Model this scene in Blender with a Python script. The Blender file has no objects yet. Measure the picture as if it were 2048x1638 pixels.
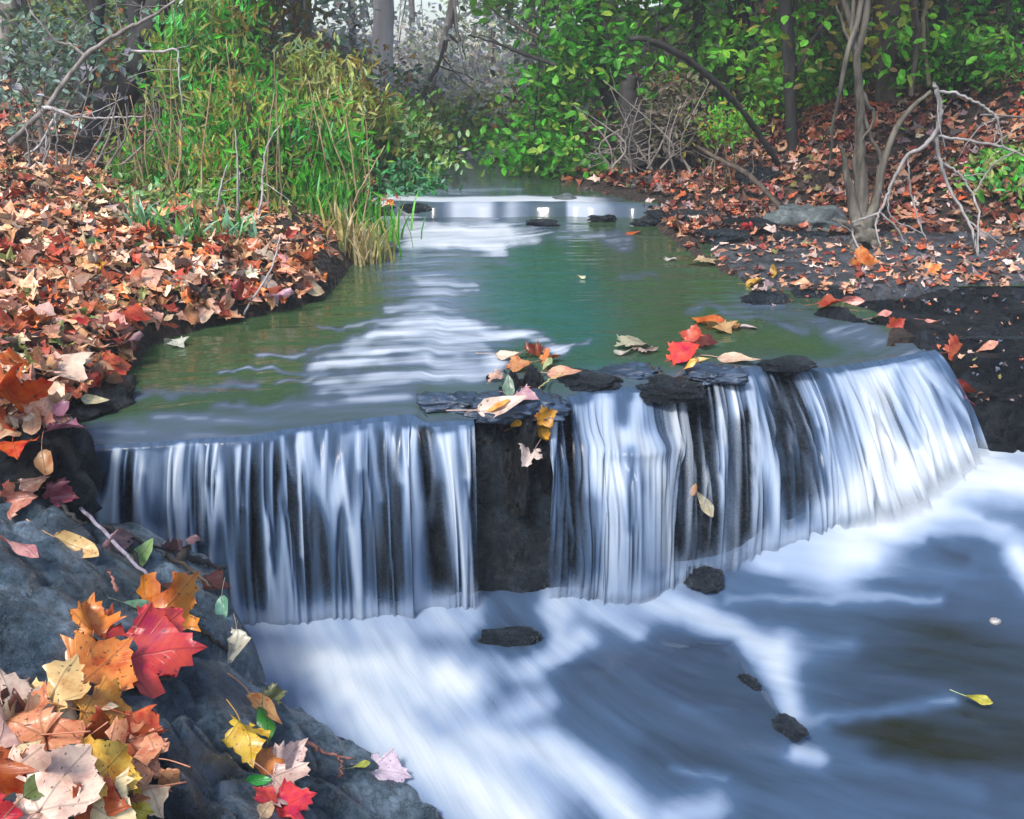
import bpy, math, random
import numpy as np
from mathutils import Vector, Matrix, noise
from mathutils.bvhtree import BVHTree

rnd = random.Random(7)
rng = np.random.default_rng(11)
scene = bpy.context.scene
COL = scene.collection

# ------------------------------------------------------------------ camera
CAM = np.array([0.0, 0.0, 1.2])
PITCH = math.radians(19.0)
F = 35.0 / 36.0 * 2048.0
cam_data = bpy.data.cameras.new('camera')
cam_data.lens = 35.0
cam_data.sensor_width = 36.0
cam_data.clip_start = 0.05
cam_data.clip_end = 500.0
cam = bpy.data.objects.new('camera', cam_data)
cam.location = CAM
cam.rotation_euler = (math.pi / 2 - PITCH, 0, 0)
COL.objects.link(cam)
scene.camera = cam
FWD = np.array([0, math.cos(PITCH), -math.sin(PITCH)])
UP = np.array([0, math.sin(PITCH), math.cos(PITCH)])
RT = np.array([1.0, 0, 0])


def ray(px, py):
    d = FWD + RT * ((px - 1024) / F) - UP * ((py - 819) / F)
    return d


def at_z(px, py, z):
    d = ray(px, py)
    return CAM + d * ((z - CAM[2]) / d[2])


def at_Y(px, py, Y):
    d = ray(px, py)
    return CAM + d * (Y / d[1])


def project(P):
    v = np.asarray(P, float) - CAM
    dep = v @ FWD
    dep = np.where(dep < 0.05, 0.05, dep)
    return 1024 + F * (v @ RT) / dep, 819 - F * (v @ UP) / dep


def depth_of(P):
    return float((np.asarray(P) - CAM) @ FWD)


def lin(c, k=1.0):
    out = []
    for v in c[:3]:
        v = v / 255.0
        out.append((v / 12.92 if v <= 0.04045 else ((v + 0.055) / 1.055) ** 2.4) * k)
    return tuple(out)


# ------------------------------------------------------------------ numeric noise
_perm = rng.random((256, 256))


def vnoise(x, y, seed=0):
    x = np.asarray(x, float) + seed * 17.31
    y = np.asarray(y, float) + seed * 9.77
    xi = np.floor(x).astype(int); yi = np.floor(y).astype(int)
    fx = x - xi; fy = y - yi
    fx = fx * fx * (3 - 2 * fx); fy = fy * fy * (3 - 2 * fy)
    g = lambda a, b: _perm[a & 255, b & 255]
    return (g(xi, yi) * (1 - fx) + g(xi + 1, yi) * fx) * (1 - fy) + (g(xi, yi + 1) * (1 - fx) + g(xi + 1, yi + 1) * fx) * fy


def fbm(x, y, seed=0, octv=4):
    s = 0; a = 0.5; t = 0
    for k in range(octv):
        s = s + a * vnoise(np.asarray(x) * 2 ** k, np.asarray(y) * 2 ** k, seed + k)
        t += a; a *= 0.5
    return s / t


def smooth(a, b, x):
    t = np.clip((np.asarray(x, float) - a) / (b - a), 0, 1)
    return t * t * (3 - 2 * t)


# ------------------------------------------------------------------ object helpers
def tag(o, label=None, cat=None, group=None, kind=None):
    if label: o['label'] = label
    if cat: o['category'] = cat
    if group: o['group'] = group
    if kind: o['kind'] = kind
    return o


def link(name, me, mat=None, parent=None):
    if mat is not None and len(me.materials) == 0:
        me.materials.append(mat)
    o = bpy.data.objects.new(name, me)
    COL.objects.link(o)
    if parent is not None:
        o.parent = parent
        o.matrix_parent_inverse = Matrix.Translation(-Vector(parent.location)) if parent.type == 'EMPTY' else Matrix()
    return o


def empty(name, loc):
    o = bpy.data.objects.new(name, None)
    o.empty_display_size = 0.1
    o.location = Vector(loc)
    COL.objects.link(o)
    return o


def mesh_np(name, V, Q, col=None, attrs=None, smooth_=True):
    """V (n,3), Q (m,4) or (m,3)"""
    V = np.ascontiguousarray(V, dtype=np.float32); Q = np.ascontiguousarray(Q, dtype=np.int32)
    me = bpy.data.meshes.new(name)
    k = Q.shape[1]
    me.vertices.add(len(V)); me.vertices.foreach_set('co', V.ravel())
    me.loops.add(Q.size); me.loops.foreach_set('vertex_index', Q.ravel())
    me.polygons.add(len(Q))
    me.polygons.foreach_set('loop_start', np.arange(0, Q.size, k, dtype=np.int32))
    me.polygons.foreach_set('use_smooth', np.full(len(Q), smooth_, dtype=bool))
    if col is not None:
        a = me.attributes.new('Col', 'FLOAT_COLOR', 'POINT')
        c = np.ones((len(V), 4), np.float32); c[:, :3] = col
        a.data.foreach_set('color', c.ravel())
    for n, v in (attrs or {}).items():
        v = np.asarray(v, np.float32)
        if v.ndim == 1:
            a = me.attributes.new(n, 'FLOAT', 'POINT'); a.data.foreach_set('value', v)
        else:
            a = me.attributes.new(n, 'FLOAT_VECTOR', 'POINT'); a.data.foreach_set('vector', v.ravel())
    me.update(calc_edges=True)
    me.validate()
    return me


def grid_faces(nu, nv):
    i = np.arange(nu - 1)[:, None] * nv + np.arange(nv - 1)[None, :]
    i = i.ravel()
    return np.stack([i, i + nv, i + nv + 1, i + 1], 1)


class Tubes:
    def __init__(self):
        self.V = []; self.Q = []; self.n = 0

    def add(self, pts, r, sides=6, wob=0.0):
        pts = [np.asarray(p, float) for p in pts]
        n = len(pts)
        r = np.interp(np.linspace(0, 1, n), np.linspace(0, 1, len(r)), r) if len(r) != n else np.asarray(r, float)
        ref = np.array([0.31, 0.93, 0.17])
        rings = []
        for i, p in enumerate(pts):
            t = pts[min(i + 1, n - 1)] - pts[max(i - 1, 0)]
            t = t / (np.linalg.norm(t) + 1e-9)
            a = np.cross(t, ref); a /= np.linalg.norm(a) + 1e-9
            b = np.cross(t, a)
            ang = np.arange(sides) * 2 * math.pi / sides
            rr = r[i] * (1 + wob * (rng.random(sides) - 0.5))
            rings.append(p + np.outer(np.cos(ang) * rr, a) + np.outer(np.sin(ang) * rr, b))
        tip0 = pts[0][None]; tip1 = pts[-1][None]
        V = np.concatenate(rings)
        q = []
        for i in range(n - 1):
            for s in range(sides):
                s2 = (s + 1) % sides
                q.append((i * sides + s, i * sides + s2, (i + 1) * sides + s2, (i + 1) * sides + s))
        m = (n - 1) * sides
        # caps as quads through the ring (sides is even)
        for base in (0, m):
            for s in range(1, sides - 1, 2):
                q.append((base, base + s, base + s + 1, base + (s + 2) % sides))
        self.V.append(V); self.Q.append(np.array(q) + self.n); self.n += len(V)

    def build(self, name, mat, parent=None):
        me = mesh_np(name, np.concatenate(self.V), np.concatenate(self.Q))
        return link(name, me, mat, parent)


def spline(pts, m=6, jit=0.0):
    """Catmull-Rom through pts"""
    P = [np.asarray(p, float) for p in pts]
    if len(P) < 3:
        out = [P[0] + (P[-1] - P[0]) * t for t in np.linspace(0, 1, m + 1)]
    else:
        Q = [2 * P[0] - P[1]] + P + [2 * P[-1] - P[-2]]
        out = []
        for i in range(1, len(Q) - 2):
            for k in range(m):
                t = k / m
                a, b, c, d = Q[i - 1], Q[i], Q[i + 1], Q[i + 2]
                out.append(0.5 * ((2 * b) + (c - a) * t + (2 * a - 5 * b + 4 * c - d) * t * t + (3 * b - a - 3 * c + d) * t ** 3))
        out.append(P[-1])
    if jit:
        for i in range(1, len(out) - 1):
            out[i] = out[i] + rng.normal(0, jit, 3)
    return out


# ------------------------------------------------------------------ materials
def new_mat(name):
    m = bpy.data.materials.new(name); m.use_nodes = True
    nt = m.node_tree; nt.nodes.clear()
    return m, nt, nt.nodes, nt.links


def N(nodes, typ, **kw):
    n = nodes.new(typ)
    for k, v in kw.items():
        if k.startswith('i_'):
            n.inputs[k[2:].replace('_', ' ')].default_value = v
        else:
            setattr(n, k, v)
    return n


def ramp(nodes, stops, interp='LINEAR'):
    r = nodes.new('ShaderNodeValToRGB')
    e = r.color_ramp.elements
    r.color_ramp.interpolation = interp
    while len(e) < len(stops): e.new(0.5)
    for el, (p, c) in zip(e, stops):
        el.position = p; el.color = (*c[:3], 1)
    return r


def mixc(nodes, links, fac, a, b, mode='MIX'):
    m = nodes.new('ShaderNodeMix'); m.data_type = 'RGBA'; m.blend_type = mode
    for sock, v in ((m.inputs[0], fac), (m.inputs[6], a), (m.inputs[7], b)):
        if isinstance(v, (int, float)): sock.default_value = v
        elif isinstance(v, tuple): sock.default_value = (*v[:3], 1)
        else: links.new(v, sock)
    return m.outputs[2]


def mathn(nodes, links, op, a, b=None, clamp=False):
    m = nodes.new('ShaderNodeMath'); m.operation = op; m.use_clamp = clamp
    for i, v in enumerate((a, b)):
        if v is None: continue
        if isinstance(v, (int, float)): m.inputs[i].default_value = v
        else: links.new(v, m.inputs[i])
    return m.outputs[0]


def rock_mat(name, c_dark, c_mid, c_light, scale=6.0, rough=(0.25, 0.6), bump=0.5, spec=0.5, moss=None, chip=(0.12, 0.17, 0.23), sparkle_f=0.55):  # chip: speck colour that paints in wet sparkle; lighter flecks on the boulder
    m, nt, n, l = new_mat(name)
    out = N(n, 'ShaderNodeOutputMaterial'); p = N(n, 'ShaderNodeBsdfPrincipled')
    tc = N(n, 'ShaderNodeTexCoord')
    n1 = N(n, 'ShaderNodeTexNoise', i_Scale=scale, i_Detail=9.0, i_Roughness=0.62)
    n2 = N(n, 'ShaderNodeTexNoise', i_Scale=scale * 5.5, i_Detail=6.0, i_Roughness=0.65)
    vo = N(n, 'ShaderNodeTexVoronoi', i_Scale=scale * 4.0); vo.feature = 'DISTANCE_TO_EDGE'
    l.new(tc.outputs['Object'], n1.inputs['Vector'])
    l.new(tc.outputs['Object'], n2.inputs['Vector'])
    wv = N(n, 'ShaderNodeVectorMath', operation='ADD')
    l.new(tc.outputs['Object'], wv.inputs[0]); l.new(n1.outputs['Color'], wv.inputs[1])
    l.new(wv.outputs[0], vo.inputs['Vector'])
    r1 = ramp(n, [(0.34, c_dark), (0.5, c_mid), (0.66, c_light)])
    l.new(n1.outputs['Fac'], r1.inputs[0])
    r2 = ramp(n, [(0.36, (0.45, 0.45, 0.45)), (0.52, (1, 1, 1)), (0.68, (1.5, 1.5, 1.55))])
    l.new(n2.outputs['Fac'], r2.inputs[0])
    c = mixc(n, l, 0.8, r1.outputs[0], r2.outputs[0], 'MULTIPLY')
    rc = ramp(n, [(0.0, (0.35, 0.35, 0.35)), (0.05, (1, 1, 1))]); l.new(vo.outputs['Distance'], rc.inputs[0])
    c = mixc(n, l, 0.5, c, rc.outputs[0], 'MULTIPLY')
    if moss:
        n3 = N(n, 'ShaderNodeTexNoise', i_Scale=scale * 1.7, i_Detail=8.0, i_Roughness=0.7)
        l.new(wv.outputs[0], n3.inputs['Vector'])
        rm = ramp(n, [(0.55, (0, 0, 0)), (0.66, (1, 1, 1))]); l.new(n3.outputs['Fac'], rm.inputs[0])
        c = mixc(n, l, rm.outputs[0], c, moss)
    n5 = N(n, 'ShaderNodeTexNoise', i_Scale=scale * 9, i_Detail=3.0, i_Roughness=0.55); l.new(wv.outputs[0], n5.inputs['Vector'])
    rs = ramp(n, [(0.545, (0, 0, 0)), (0.60, (1, 1, 1))]); l.new(n5.outputs['Fac'], rs.inputs[0])
    c = mixc(n, l, mathn(n, l, 'MULTIPLY', rs.outputs[0], sparkle_f), c, chip)  # pale blue specks paint in wet sparkle; lighter flecks on the boulder
    l.new(c, p.inputs['Base Color'])
    rr = N(n, 'ShaderNodeMapRange', i_From_Min=0.35, i_From_Max=0.65, i_To_Min=rough[0], i_To_Max=rough[1])
    l.new(n2.outputs['Fac'], rr.inputs['Value']); l.new(rr.outputs[0], p.inputs['Roughness'])
    p.inputs['Specular IOR Level'].default_value = spec
    n4 = N(n, 'ShaderNodeTexNoise', i_Scale=scale * 16, i_Detail=4.0, i_Roughness=0.7); l.new(wv.outputs[0], n4.inputs['Vector'])
    b = N(n, 'ShaderNodeBump', i_Strength=bump, i_Distance=0.05)
    h = mathn(n, l, 'ADD', n1.outputs['Fac'], mathn(n, l, 'ADD', mathn(n, l, 'MULTIPLY', n2.outputs['Fac'], 0.55), mathn(n, l, 'MULTIPLY', n4.outputs['Fac'], 0.22)))
    h = mathn(n, l, 'ADD', h, mathn(n, l, 'MULTIPLY', mathn(n, l, 'MINIMUM', vo.outputs['Distance'], 0.06), 2.0))
    l.new(h, b.inputs['Height']); l.new(b.outputs[0], p.inputs['Normal'])
    l.new(p.outputs[0], out.inputs[0])
    return m


HAZE = 0.0055
M = {}
M['boulder'] = rock_mat('boulder_stone', (0.006, 0.011, 0.016), (0.075, 0.125, 0.175), (0.26, 0.36, 0.46), 5.0, (0.15, 0.55), 1.0, 0.6, (0.02, 0.07, 0.09))
M['wet'] = rock_mat('wet_stone', (0.005, 0.007, 0.009), (0.014, 0.019, 0.025), (0.045, 0.06, 0.08), 9.0, (0.10, 0.4), 1.0, 0.6, (0.015, 0.03, 0.03))
M['black'] = rock_mat('black_stone', (0.002, 0.002, 0.003), (0.006, 0.007, 0.009), (0.03, 0.036, 0.046), 6.0, (0.2, 0.6), 1.0, 0.32, sparkle_f=0.22)
M['shelf'] = rock_mat('shelf_stone', (0.01, 0.01, 0.012), (0.035, 0.036, 0.04), (0.10, 0.105, 0.12), 6.0, (0.2, 0.6), 0.6, 0.5, (0.06, 0.04, 0.03))
M['slab'] = rock_mat('submerged_stone', (0.014, 0.024, 0.042), (0.030, 0.050, 0.086), (0.045, 0.074, 0.125), 4.0, (0.06, 0.2), 0.35, 0.5, sparkle_f=0.15)
M['grey'] = rock_mat('grey_stone', (0.04, 0.05, 0.05), (0.10, 0.12, 0.12), (0.2, 0.23, 0.22), 5.0, (0.4, 0.7), 0.6, 0.4, (0.05, 0.09, 0.07))
M['pebble'] = rock_mat('pebble_stone', (0.2, 0.19, 0.18), (0.3, 0.28, 0.27), (0.4, 0.38, 0.37), 30.0, (0.3, 0.5), 0.2, sparkle_f=0.0)


def bark_mat(name, c1, c2, scale=14.0):
    m, nt, n, l = new_mat(name)
    out = N(n, 'ShaderNodeOutputMaterial'); p = N(n, 'ShaderNodeBsdfPrincipled', i_Roughness=0.85)
    tc = N(n, 'ShaderNodeTexCoord'); mp = N(n, 'ShaderNodeMapping'); mp.inputs['Scale'].default_value = (1, 1, 0.18)
    n1 = N(n, 'ShaderNodeTexNoise', i_Scale=scale, i_Detail=8.0, i_Roughness=0.65)
    l.new(tc.outputs['Object'], mp.inputs[0]); l.new(mp.outputs[0], n1.inputs['Vector'])
    r = ramp(n, [(0.38, c1), (0.62, c2)]); l.new(n1.outputs['Fac'], r.inputs[0]); l.new(r.outputs[0], p.inputs['Base Color'])
    b = N(n, 'ShaderNodeBump', i_Strength=0.7, i_Distance=0.02); l.new(n1.outputs['Fac'], b.inputs['Height']); l.new(b.outputs[0], p.inputs['Normal'])
    l.new(p.outputs[0], out.inputs[0])
    return m


M['bark_black'] = bark_mat('black_bark', (0.008, 0.008, 0.008), (0.03, 0.027, 0.026))
M['bark_brown'] = bark_mat('brown_bark', (0.03, 0.022, 0.016), (0.10, 0.075, 0.055))
M['bark_grey'] = bark_mat('grey_bark', (0.10, 0.085, 0.075), (0.26, 0.23, 0.21))
M['bark_tree'] = bark_mat('grey_brown_bark', (0.03, 0.026, 0.02), (0.14, 0.125, 0.10))
M['bark_pale'] = bark_mat('pale_bark', (0.22, 0.2, 0.19), (0.45, 0.42, 0.41))
M['bark_dead'] = bark_mat('bleached_bark', (0.16, 0.15, 0.145), (0.33, 0.31, 0.30))
M['bark_pink'] = bark_mat('pinkish_bark', (0.62, 0.52, 0.53), (0.85, 0.77, 0.79), 4.0)
M['bark_olive'] = bark_mat('olive_bark', (0.07, 0.06, 0.03), (0.22, 0.19, 0.10))
M['bark_straw'] = bark_mat('dry_straw', (0.20, 0.13, 0.06), (0.40, 0.30, 0.17), 20)
M['twig_red'] = bark_mat('red_twig', (0.14, 0.05, 0.04), (0.3, 0.13, 0.10), 30)
M['twig_yellow'] = bark_mat('yellow_twig', (0.35, 0.30, 0.10), (0.5, 0.45, 0.2), 30)
M['twig_mauve'] = bark_mat('mauve_twig', (0.13, 0.11, 0.14), (0.28, 0.25, 0.31), 30)


def leaf_mats():
    # foliage and litter: one colour per leaf from the mesh
    m, nt, n, l = new_mat('foliage_leaf')
    out = N(n, 'ShaderNodeOutputMaterial'); p = N(n, 'ShaderNodeBsdfPrincipled', i_Roughness=0.5)
    p.inputs['Specular IOR Level'].default_value = 0.35
    a = N(n, 'ShaderNodeAttribute', attribute_name='Col')
    tr = N(n, 'ShaderNodeBsdfTranslucent'); mx = N(n, 'ShaderNodeMixShader'); mx.inputs[0].default_value = 0.45
    tc = N(n, 'ShaderNodeTexCoord'); n1 = N(n, 'ShaderNodeTexNoise', i_Scale=35.0, i_Detail=4.0); l.new(tc.outputs['Object'], n1.inputs['Vector'])
    r = ramp(n, [(0.35, (0.72, 0.72, 0.72)), (0.65, (1.25, 1.25, 1.25))]); l.new(n1.outputs['Fac'], r.inputs[0])
    c = mixc(n, l, 1.0, a.outputs['Color'], r.outputs[0], 'MULTIPLY')
    l.new(c, p.inputs['Base Color']); l.new(c, tr.inputs['Color'])
    l.new(p.outputs[0], mx.inputs[1]); l.new(tr.outputs[0], mx.inputs[2]); l.new(mx.outputs[0], out.inputs[0])
    M['foliage'] = m
    m, nt, n, l = new_mat('litter_leaf')
    out = N(n, 'ShaderNodeOutputMaterial'); p = N(n, 'ShaderNodeBsdfPrincipled', i_Roughness=0.55)
    a = N(n, 'ShaderNodeAttribute', attribute_name='Col')
    tc = N(n, 'ShaderNodeTexCoord'); n1 = N(n, 'ShaderNodeTexNoise', i_Scale=60.0, i_Detail=5.0); l.new(tc.outputs['Object'], n1.inputs['Vector'])
    r = ramp(n, [(0.35, (0.65, 0.62, 0.6)), (0.65, (1.25, 1.25, 1.25))]); l.new(n1.outputs['Fac'], r.inputs[0])
    c = mixc(n, l, 1.0, a.outputs['Color'], r.outputs[0], 'MULTIPLY')
    l.new(c, p.inputs['Base Color']); l.new(p.outputs[0], out.inputs[0])
    M['litter'] = m
    # single leaf: colour of the object, veins from the leaf's own plan
    m, nt, n, l = new_mat('maple_leaf_blade')
    out = N(n, 'ShaderNodeOutputMaterial'); p = N(n, 'ShaderNodeBsdfPrincipled', i_Roughness=0.36)
    oi = N(n, 'ShaderNodeObjectInfo'); at = N(n, 'ShaderNodeAttribute', attribute_name='plan')
    sp = N(n, 'ShaderNodeSeparateXYZ'); l.new(at.outputs['Vector'], sp.inputs[0])
    ax = mathn(n, l, 'ABSOLUTE', sp.outputs[0])
    y = sp.outputs[1]
    d = ax
    for deg in (57, 108):
        c_, s_ = math.cos(math.radians(deg)), math.sin(math.radians(deg))
        e = mathn(n, l, 'ABSOLUTE', mathn(n, l, 'SUBTRACT', mathn(n, l, 'MULTIPLY', ax, c_), mathn(n, l, 'MULTIPLY', y, s_)))
        d = mathn(n, l, 'MINIMUM', d, e)
    # fine side veins: a slanted saw along the blade
    sv = mathn(n, l, 'ABSOLUTE', mathn(n, l, 'SUBTRACT', mathn(n, l, 'FRACT', mathn(n, l, 'MULTIPLY', mathn(n, l, 'SUBTRACT', y, mathn(n, l, 'MULTIPLY', ax, 0.8)), 9.0)), 0.5))
    vein = ramp(n, [(0.0, (1, 1, 1)), (0.022, (0, 0, 0))]); l.new(d, vein.inputs[0])
    sven = ramp(n, [(0.0, (1, 1, 1)), (0.06, (0, 0, 0))]); l.new(sv, sven.inputs[0])
    vv = mathn(n, l, 'MAXIMUM', vein.outputs[0], mathn(n, l, 'MULTIPLY', sven.outputs[0], 0.35))
    n1 = N(n, 'ShaderNodeTexNoise', i_Scale=3.2, i_Detail=6.0, i_Roughness=0.65); n1.noise_dimensions = '4D'
    l.new(at.outputs['Vector'], n1.inputs['Vector']); l.new(mathn(n, l, 'MULTIPLY', oi.outputs['Random'], 40.0), n1.inputs['W'])
    hs = N(n, 'ShaderNodeHueSaturation', i_Saturation=1.2, i_Value=0.66); hs.inputs['Hue'].default_value = 0.475
    l.new(oi.outputs['Color'], hs.inputs['Color'])
    hs2 = N(n, 'ShaderNodeHueSaturation', i_Saturation=0.97, i_Value=1.08); hs2.inputs['Hue'].default_value = 0.508
    l.new(oi.outputs['Color'], hs2.inputs['Color'])
    r = ramp(n, [(0.36, (0, 0, 0)), (0.5, (0.6, 0.6, 0.6)), (0.66, (1, 1, 1))]); l.new(n1.outputs['Fac'], r.inputs[0])
    c = mixc(n, l, r.outputs[0], hs.outputs[0], hs2.outputs[0])
    hv = N(n, 'ShaderNodeHueSaturation', i_Saturation=0.95, i_Value=0.5); l.new(oi.outputs['Color'], hv.inputs['Color'])
    c = mixc(n, l, mathn(n, l, 'MULTIPLY', vv, 0.75), c, hv.outputs[0])
    n2 = N(n, 'ShaderNodeTexNoise', i_Scale=16.0, i_Detail=2.0); n2.noise_dimensions = '4D'
    l.new(at.outputs['Vector'], n2.inputs['Vector']); l.new(mathn(n, l, 'MULTIPLY', oi.outputs['Random'], 90.0), n2.inputs['W'])
    sk = ramp(n, [(0.635, (0, 0, 0)), (0.68, (.8, .8, .8))]); l.new(n2.outputs['Fac'], sk.inputs[0])
    c = mixc(n, l, sk.outputs[0], c, (0.05, 0.02, 0.012))
    l.new(c, p.inputs['Base Color'])
    b = N(n, 'ShaderNodeBump', i_Strength=0.35, i_Distance=0.004); l.new(vv, b.inputs['Height']); l.new(b.outputs[0], p.inputs['Normal'])
    tr = N(n, 'ShaderNodeBsdfTranslucent'); l.new(c, tr.inputs['Color'])
    mx = N(n, 'ShaderNodeMixShader'); mx.inputs[0].default_value = 0.2
    l.new(p.outputs[0], mx.inputs[1]); l.new(tr.outputs[0], mx.inputs[2]); l.new(mx.outputs[0], out.inputs[0])
    M['leaf'] = m
    m, nt, n, l = new_mat('leaf_stem')
    out = N(n, 'ShaderNodeOutputMaterial'); p = N(n, 'ShaderNodeBsdfPrincipled', i_Roughness=0.5)
    oi = N(n, 'ShaderNodeObjectInfo'); l.new(oi.outputs['Color'], p.inputs['Base Color']); l.new(p.outputs[0], out.inputs[0])
    M['stem'] = m


leaf_mats()


def ground_mat():
    m, nt, n, l = new_mat('forest_soil')
    out = N(n, 'ShaderNodeOutputMaterial'); p = N(n, 'ShaderNodeBsdfPrincipled', i_Roughness=0.9)
    tc = N(n, 'ShaderNodeTexCoord')
    v = N(n, 'ShaderNodeTexVoronoi', i_Scale=26.0); l.new(tc.outputs['Object'], v.inputs['Vector'])
    n1 = N(n, 'ShaderNodeTexNoise', i_Scale=2.5, i_Detail=8.0); l.new(tc.outputs['Object'], n1.inputs['Vector'])
    sep = N(n, 'ShaderNodeSeparateColor'); l.new(v.outputs['Color'], sep.inputs[0])
    r = ramp(n, [(0.0, (0.012, 0.009, 0.007)), (0.35, (0.03, 0.018, 0.012)), (0.6, (0.04, 0.02, 0.013)), (0.85, (0.07, 0.038, 0.024)), (1.0, (0.03, 0.024, 0.02))])
    l.new(sep.outputs[0], r.inputs[0])
    r2 = ramp(n, [(0.4, (0.45, 0.45, 0.45)), (0.62, (1.1, 1.1, 1.1))]); l.new(n1.outputs['Fac'], r2.inputs[0])
    c = mixc(n, l, 1.0, r.outputs[0], r2.outputs[0], 'MULTIPLY')
    l.new(c, p.inputs['Base Color'])
    b = N(n, 'ShaderNodeBump', i_Strength=0.8, i_Distance=0.05); l.new(v.outputs['Distance'], b.inputs['Height']); l.new(b.outputs[0], p.inputs['Normal'])
    l.new(p.outputs[0], out.inputs[0])
    return m


M['ground'] = ground_mat()


def water_mat(name, stops, ripple, stretch, rough=(0.06, 0.5), alpha=False, streak=None, bump_s=0.25, tint=None):
    """milky moving water: body colour follows how much air ('foam') the water carries, and on the pool also painted sky reflection"""
    m, nt, n, l = new_mat(name)
    out = N(n, 'ShaderNodeOutputMaterial'); p = N(n, 'ShaderNodeBsdfPrincipled')
    p.inputs['IOR'].default_value = 1.33
    a = N(n, 'ShaderNodeAttribute', attribute_name='foam')  # on the pool this also holds painted sky reflection
    g = N(n, 'ShaderNodeAttribute', attribute_name='flow')
    mp = N(n, 'ShaderNodeMapping'); mp.inputs['Scale'].default_value = stretch
    l.new(g.outputs['Vector'], mp.inputs[0])
    n1 = N(n, 'ShaderNodeTexNoise', i_Scale=ripple, i_Detail=4.0, i_Roughness=0.5)
    l.new(mp.outputs[0], n1.inputs['Vector'])
    f = mathn(n, l, 'ADD', a.outputs['Fac'], mathn(n, l, 'MULTIPLY', mathn(n, l, 'SUBTRACT', n1.outputs['Fac'], 0.5), streak if streak else 0.2), True)
    r = ramp(n, stops); l.new(f, r.inputs[0])
    c = r.outputs[0]
    if tint:
        ta = N(n, 'ShaderNodeAttribute', attribute_name='tint'); c = mixc(n, l, ta.outputs['Fac'], c, tint)
    l.new(c, p.inputs['Base Color'])
    rr = N(n, 'ShaderNodeMapRange', i_To_Min=rough[0], i_To_Max=rough[1]); l.new(f, rr.inputs['Value']); l.new(rr.outputs[0], p.inputs['Roughness'])
    b = N(n, 'ShaderNodeBump', i_Strength=bump_s, i_Distance=0.02); l.new(n1.outputs['Fac'], b.inputs['Height']); l.new(b.outputs[0], p.inputs['Normal'])
    if alpha:
        al = N(n, 'ShaderNodeAttribute', attribute_name='cover')
        ff = mathn(n, l, 'ADD', al.outputs['Fac'], mathn(n, l, 'MULTIPLY', mathn(n, l, 'SUBTRACT', n1.outputs['Fac'], 0.5), 0.8), True)
        l.new(ff, p.inputs['Alpha'])
    l.new(p.outputs[0], out.inputs[0])
    return m


FOAM = [(0.0, (0.012, 0.014, 0.010)), (0.18, (0.026, 0.042, 0.070)), (0.38, (0.045, 0.080, 0.142)), (0.62, (0.185, 0.245, 0.345)), (0.82, (0.30, 0.355, 0.42)), (1.0, (0.44, 0.475, 0.515))]
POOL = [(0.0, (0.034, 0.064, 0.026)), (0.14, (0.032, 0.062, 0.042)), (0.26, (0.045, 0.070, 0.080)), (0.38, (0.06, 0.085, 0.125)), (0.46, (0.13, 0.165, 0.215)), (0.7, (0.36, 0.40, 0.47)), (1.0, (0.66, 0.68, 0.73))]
M['lower'] = water_mat('milky_stream_water', FOAM, 3.0, (1, 1, 1), (0.08, 0.5), streak=0.2, bump_s=0.3)
M['fall'] = water_mat('falling_water', FOAM, 1.0, (1, 1, 1), (0.15, 0.55), True, streak=0.4, bump_s=0.25)
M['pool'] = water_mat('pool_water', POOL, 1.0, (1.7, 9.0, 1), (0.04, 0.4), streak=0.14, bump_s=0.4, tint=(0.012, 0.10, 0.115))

# ------------------------------------------------------------------ lip of the falls (plan)
LIP = [  # lip px, lip py, lip z, base px, base py, base z
    (60, 905, -.035, 90, 1262, -.72), (240, 887, -.035, 250, 1245, -.72), (500, 870, -.035, 510, 1240, -.72),
    (700, 842, -.035, 705, 1230, -.72), (822, 826, -.035, 832, 1224, -.72), (850, 846, -.05, 896, 1206, -.72),
    (940, 840, -.05, 945, 1203, -.72), (1020, 828, -.04, 1020, 1195, -.72), (1110, 802, -.03, 1110, 1192, -.72),
    (1190, 774, -.03, 1190, 1188, -.72), (1285, 772, -.03, 1290, 1172, -.72), (1380, 748, -.03, 1370, 1150, -.70),
    (1480, 735, -.03, 1505, 1100, -.65), (1560, 730, -.05, 1632, 1050, -.57), (1650, 736, -.08, 1700, 1012, -.54),
    (1750, 722, -.09, 1800, 955, -.50), (1855, 703, -.07, 1915, 878, -.45), (1905, 690, -.05, 1965, 852, -.45)]
lipP = np.array([at_z(a, b, c) for a, b, c, *_ in LIP])
baseP = np.array([at_z(a, b, c) for *_, a, b, c in LIP])
lipP = np.vstack([[-2.6, 3.12, -.035], lipP, [3.2, 4.6, -.05]])
baseP = np.vstack([[-2.6, 3.1, -.72], baseP, [3.3, 4.5, -.45]])


def dense(P, m):
    t = np.concatenate([[0], np.cumsum(np.linalg.norm(np.diff(P[:, :2], axis=0), axis=1))])
    return t, np.linspace(0, t[-1], m)


tL, uL = dense(lipP, 900)
lipD = np.stack([np.interp(uL, tL, lipP[:, k]) for k in range(3)], 1)
baseD = np.stack([np.interp(uL, tL, baseP[:, k]) for k in range(3)], 1)
ker = np.exp(-np.linspace(-2, 2, 13) ** 2); ker /= ker.sum()


def sm(a):
    b = np.pad(a, 6, mode='edge'); return np.convolve(b, ker, mode='valid')


for k in range(3):
    lipD[:, k] = sm(lipD[:, k]); baseD[:, k] = sm(baseD[:, k])
lipD[:, 1] += 0.035 * (fbm(lipD[:, 0] * 6, 0 * uL, 5, 3) - 0.5)


def lip_y(x):
    return np.interp(x, lipD[:, 0], lipD[:, 1])


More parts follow.
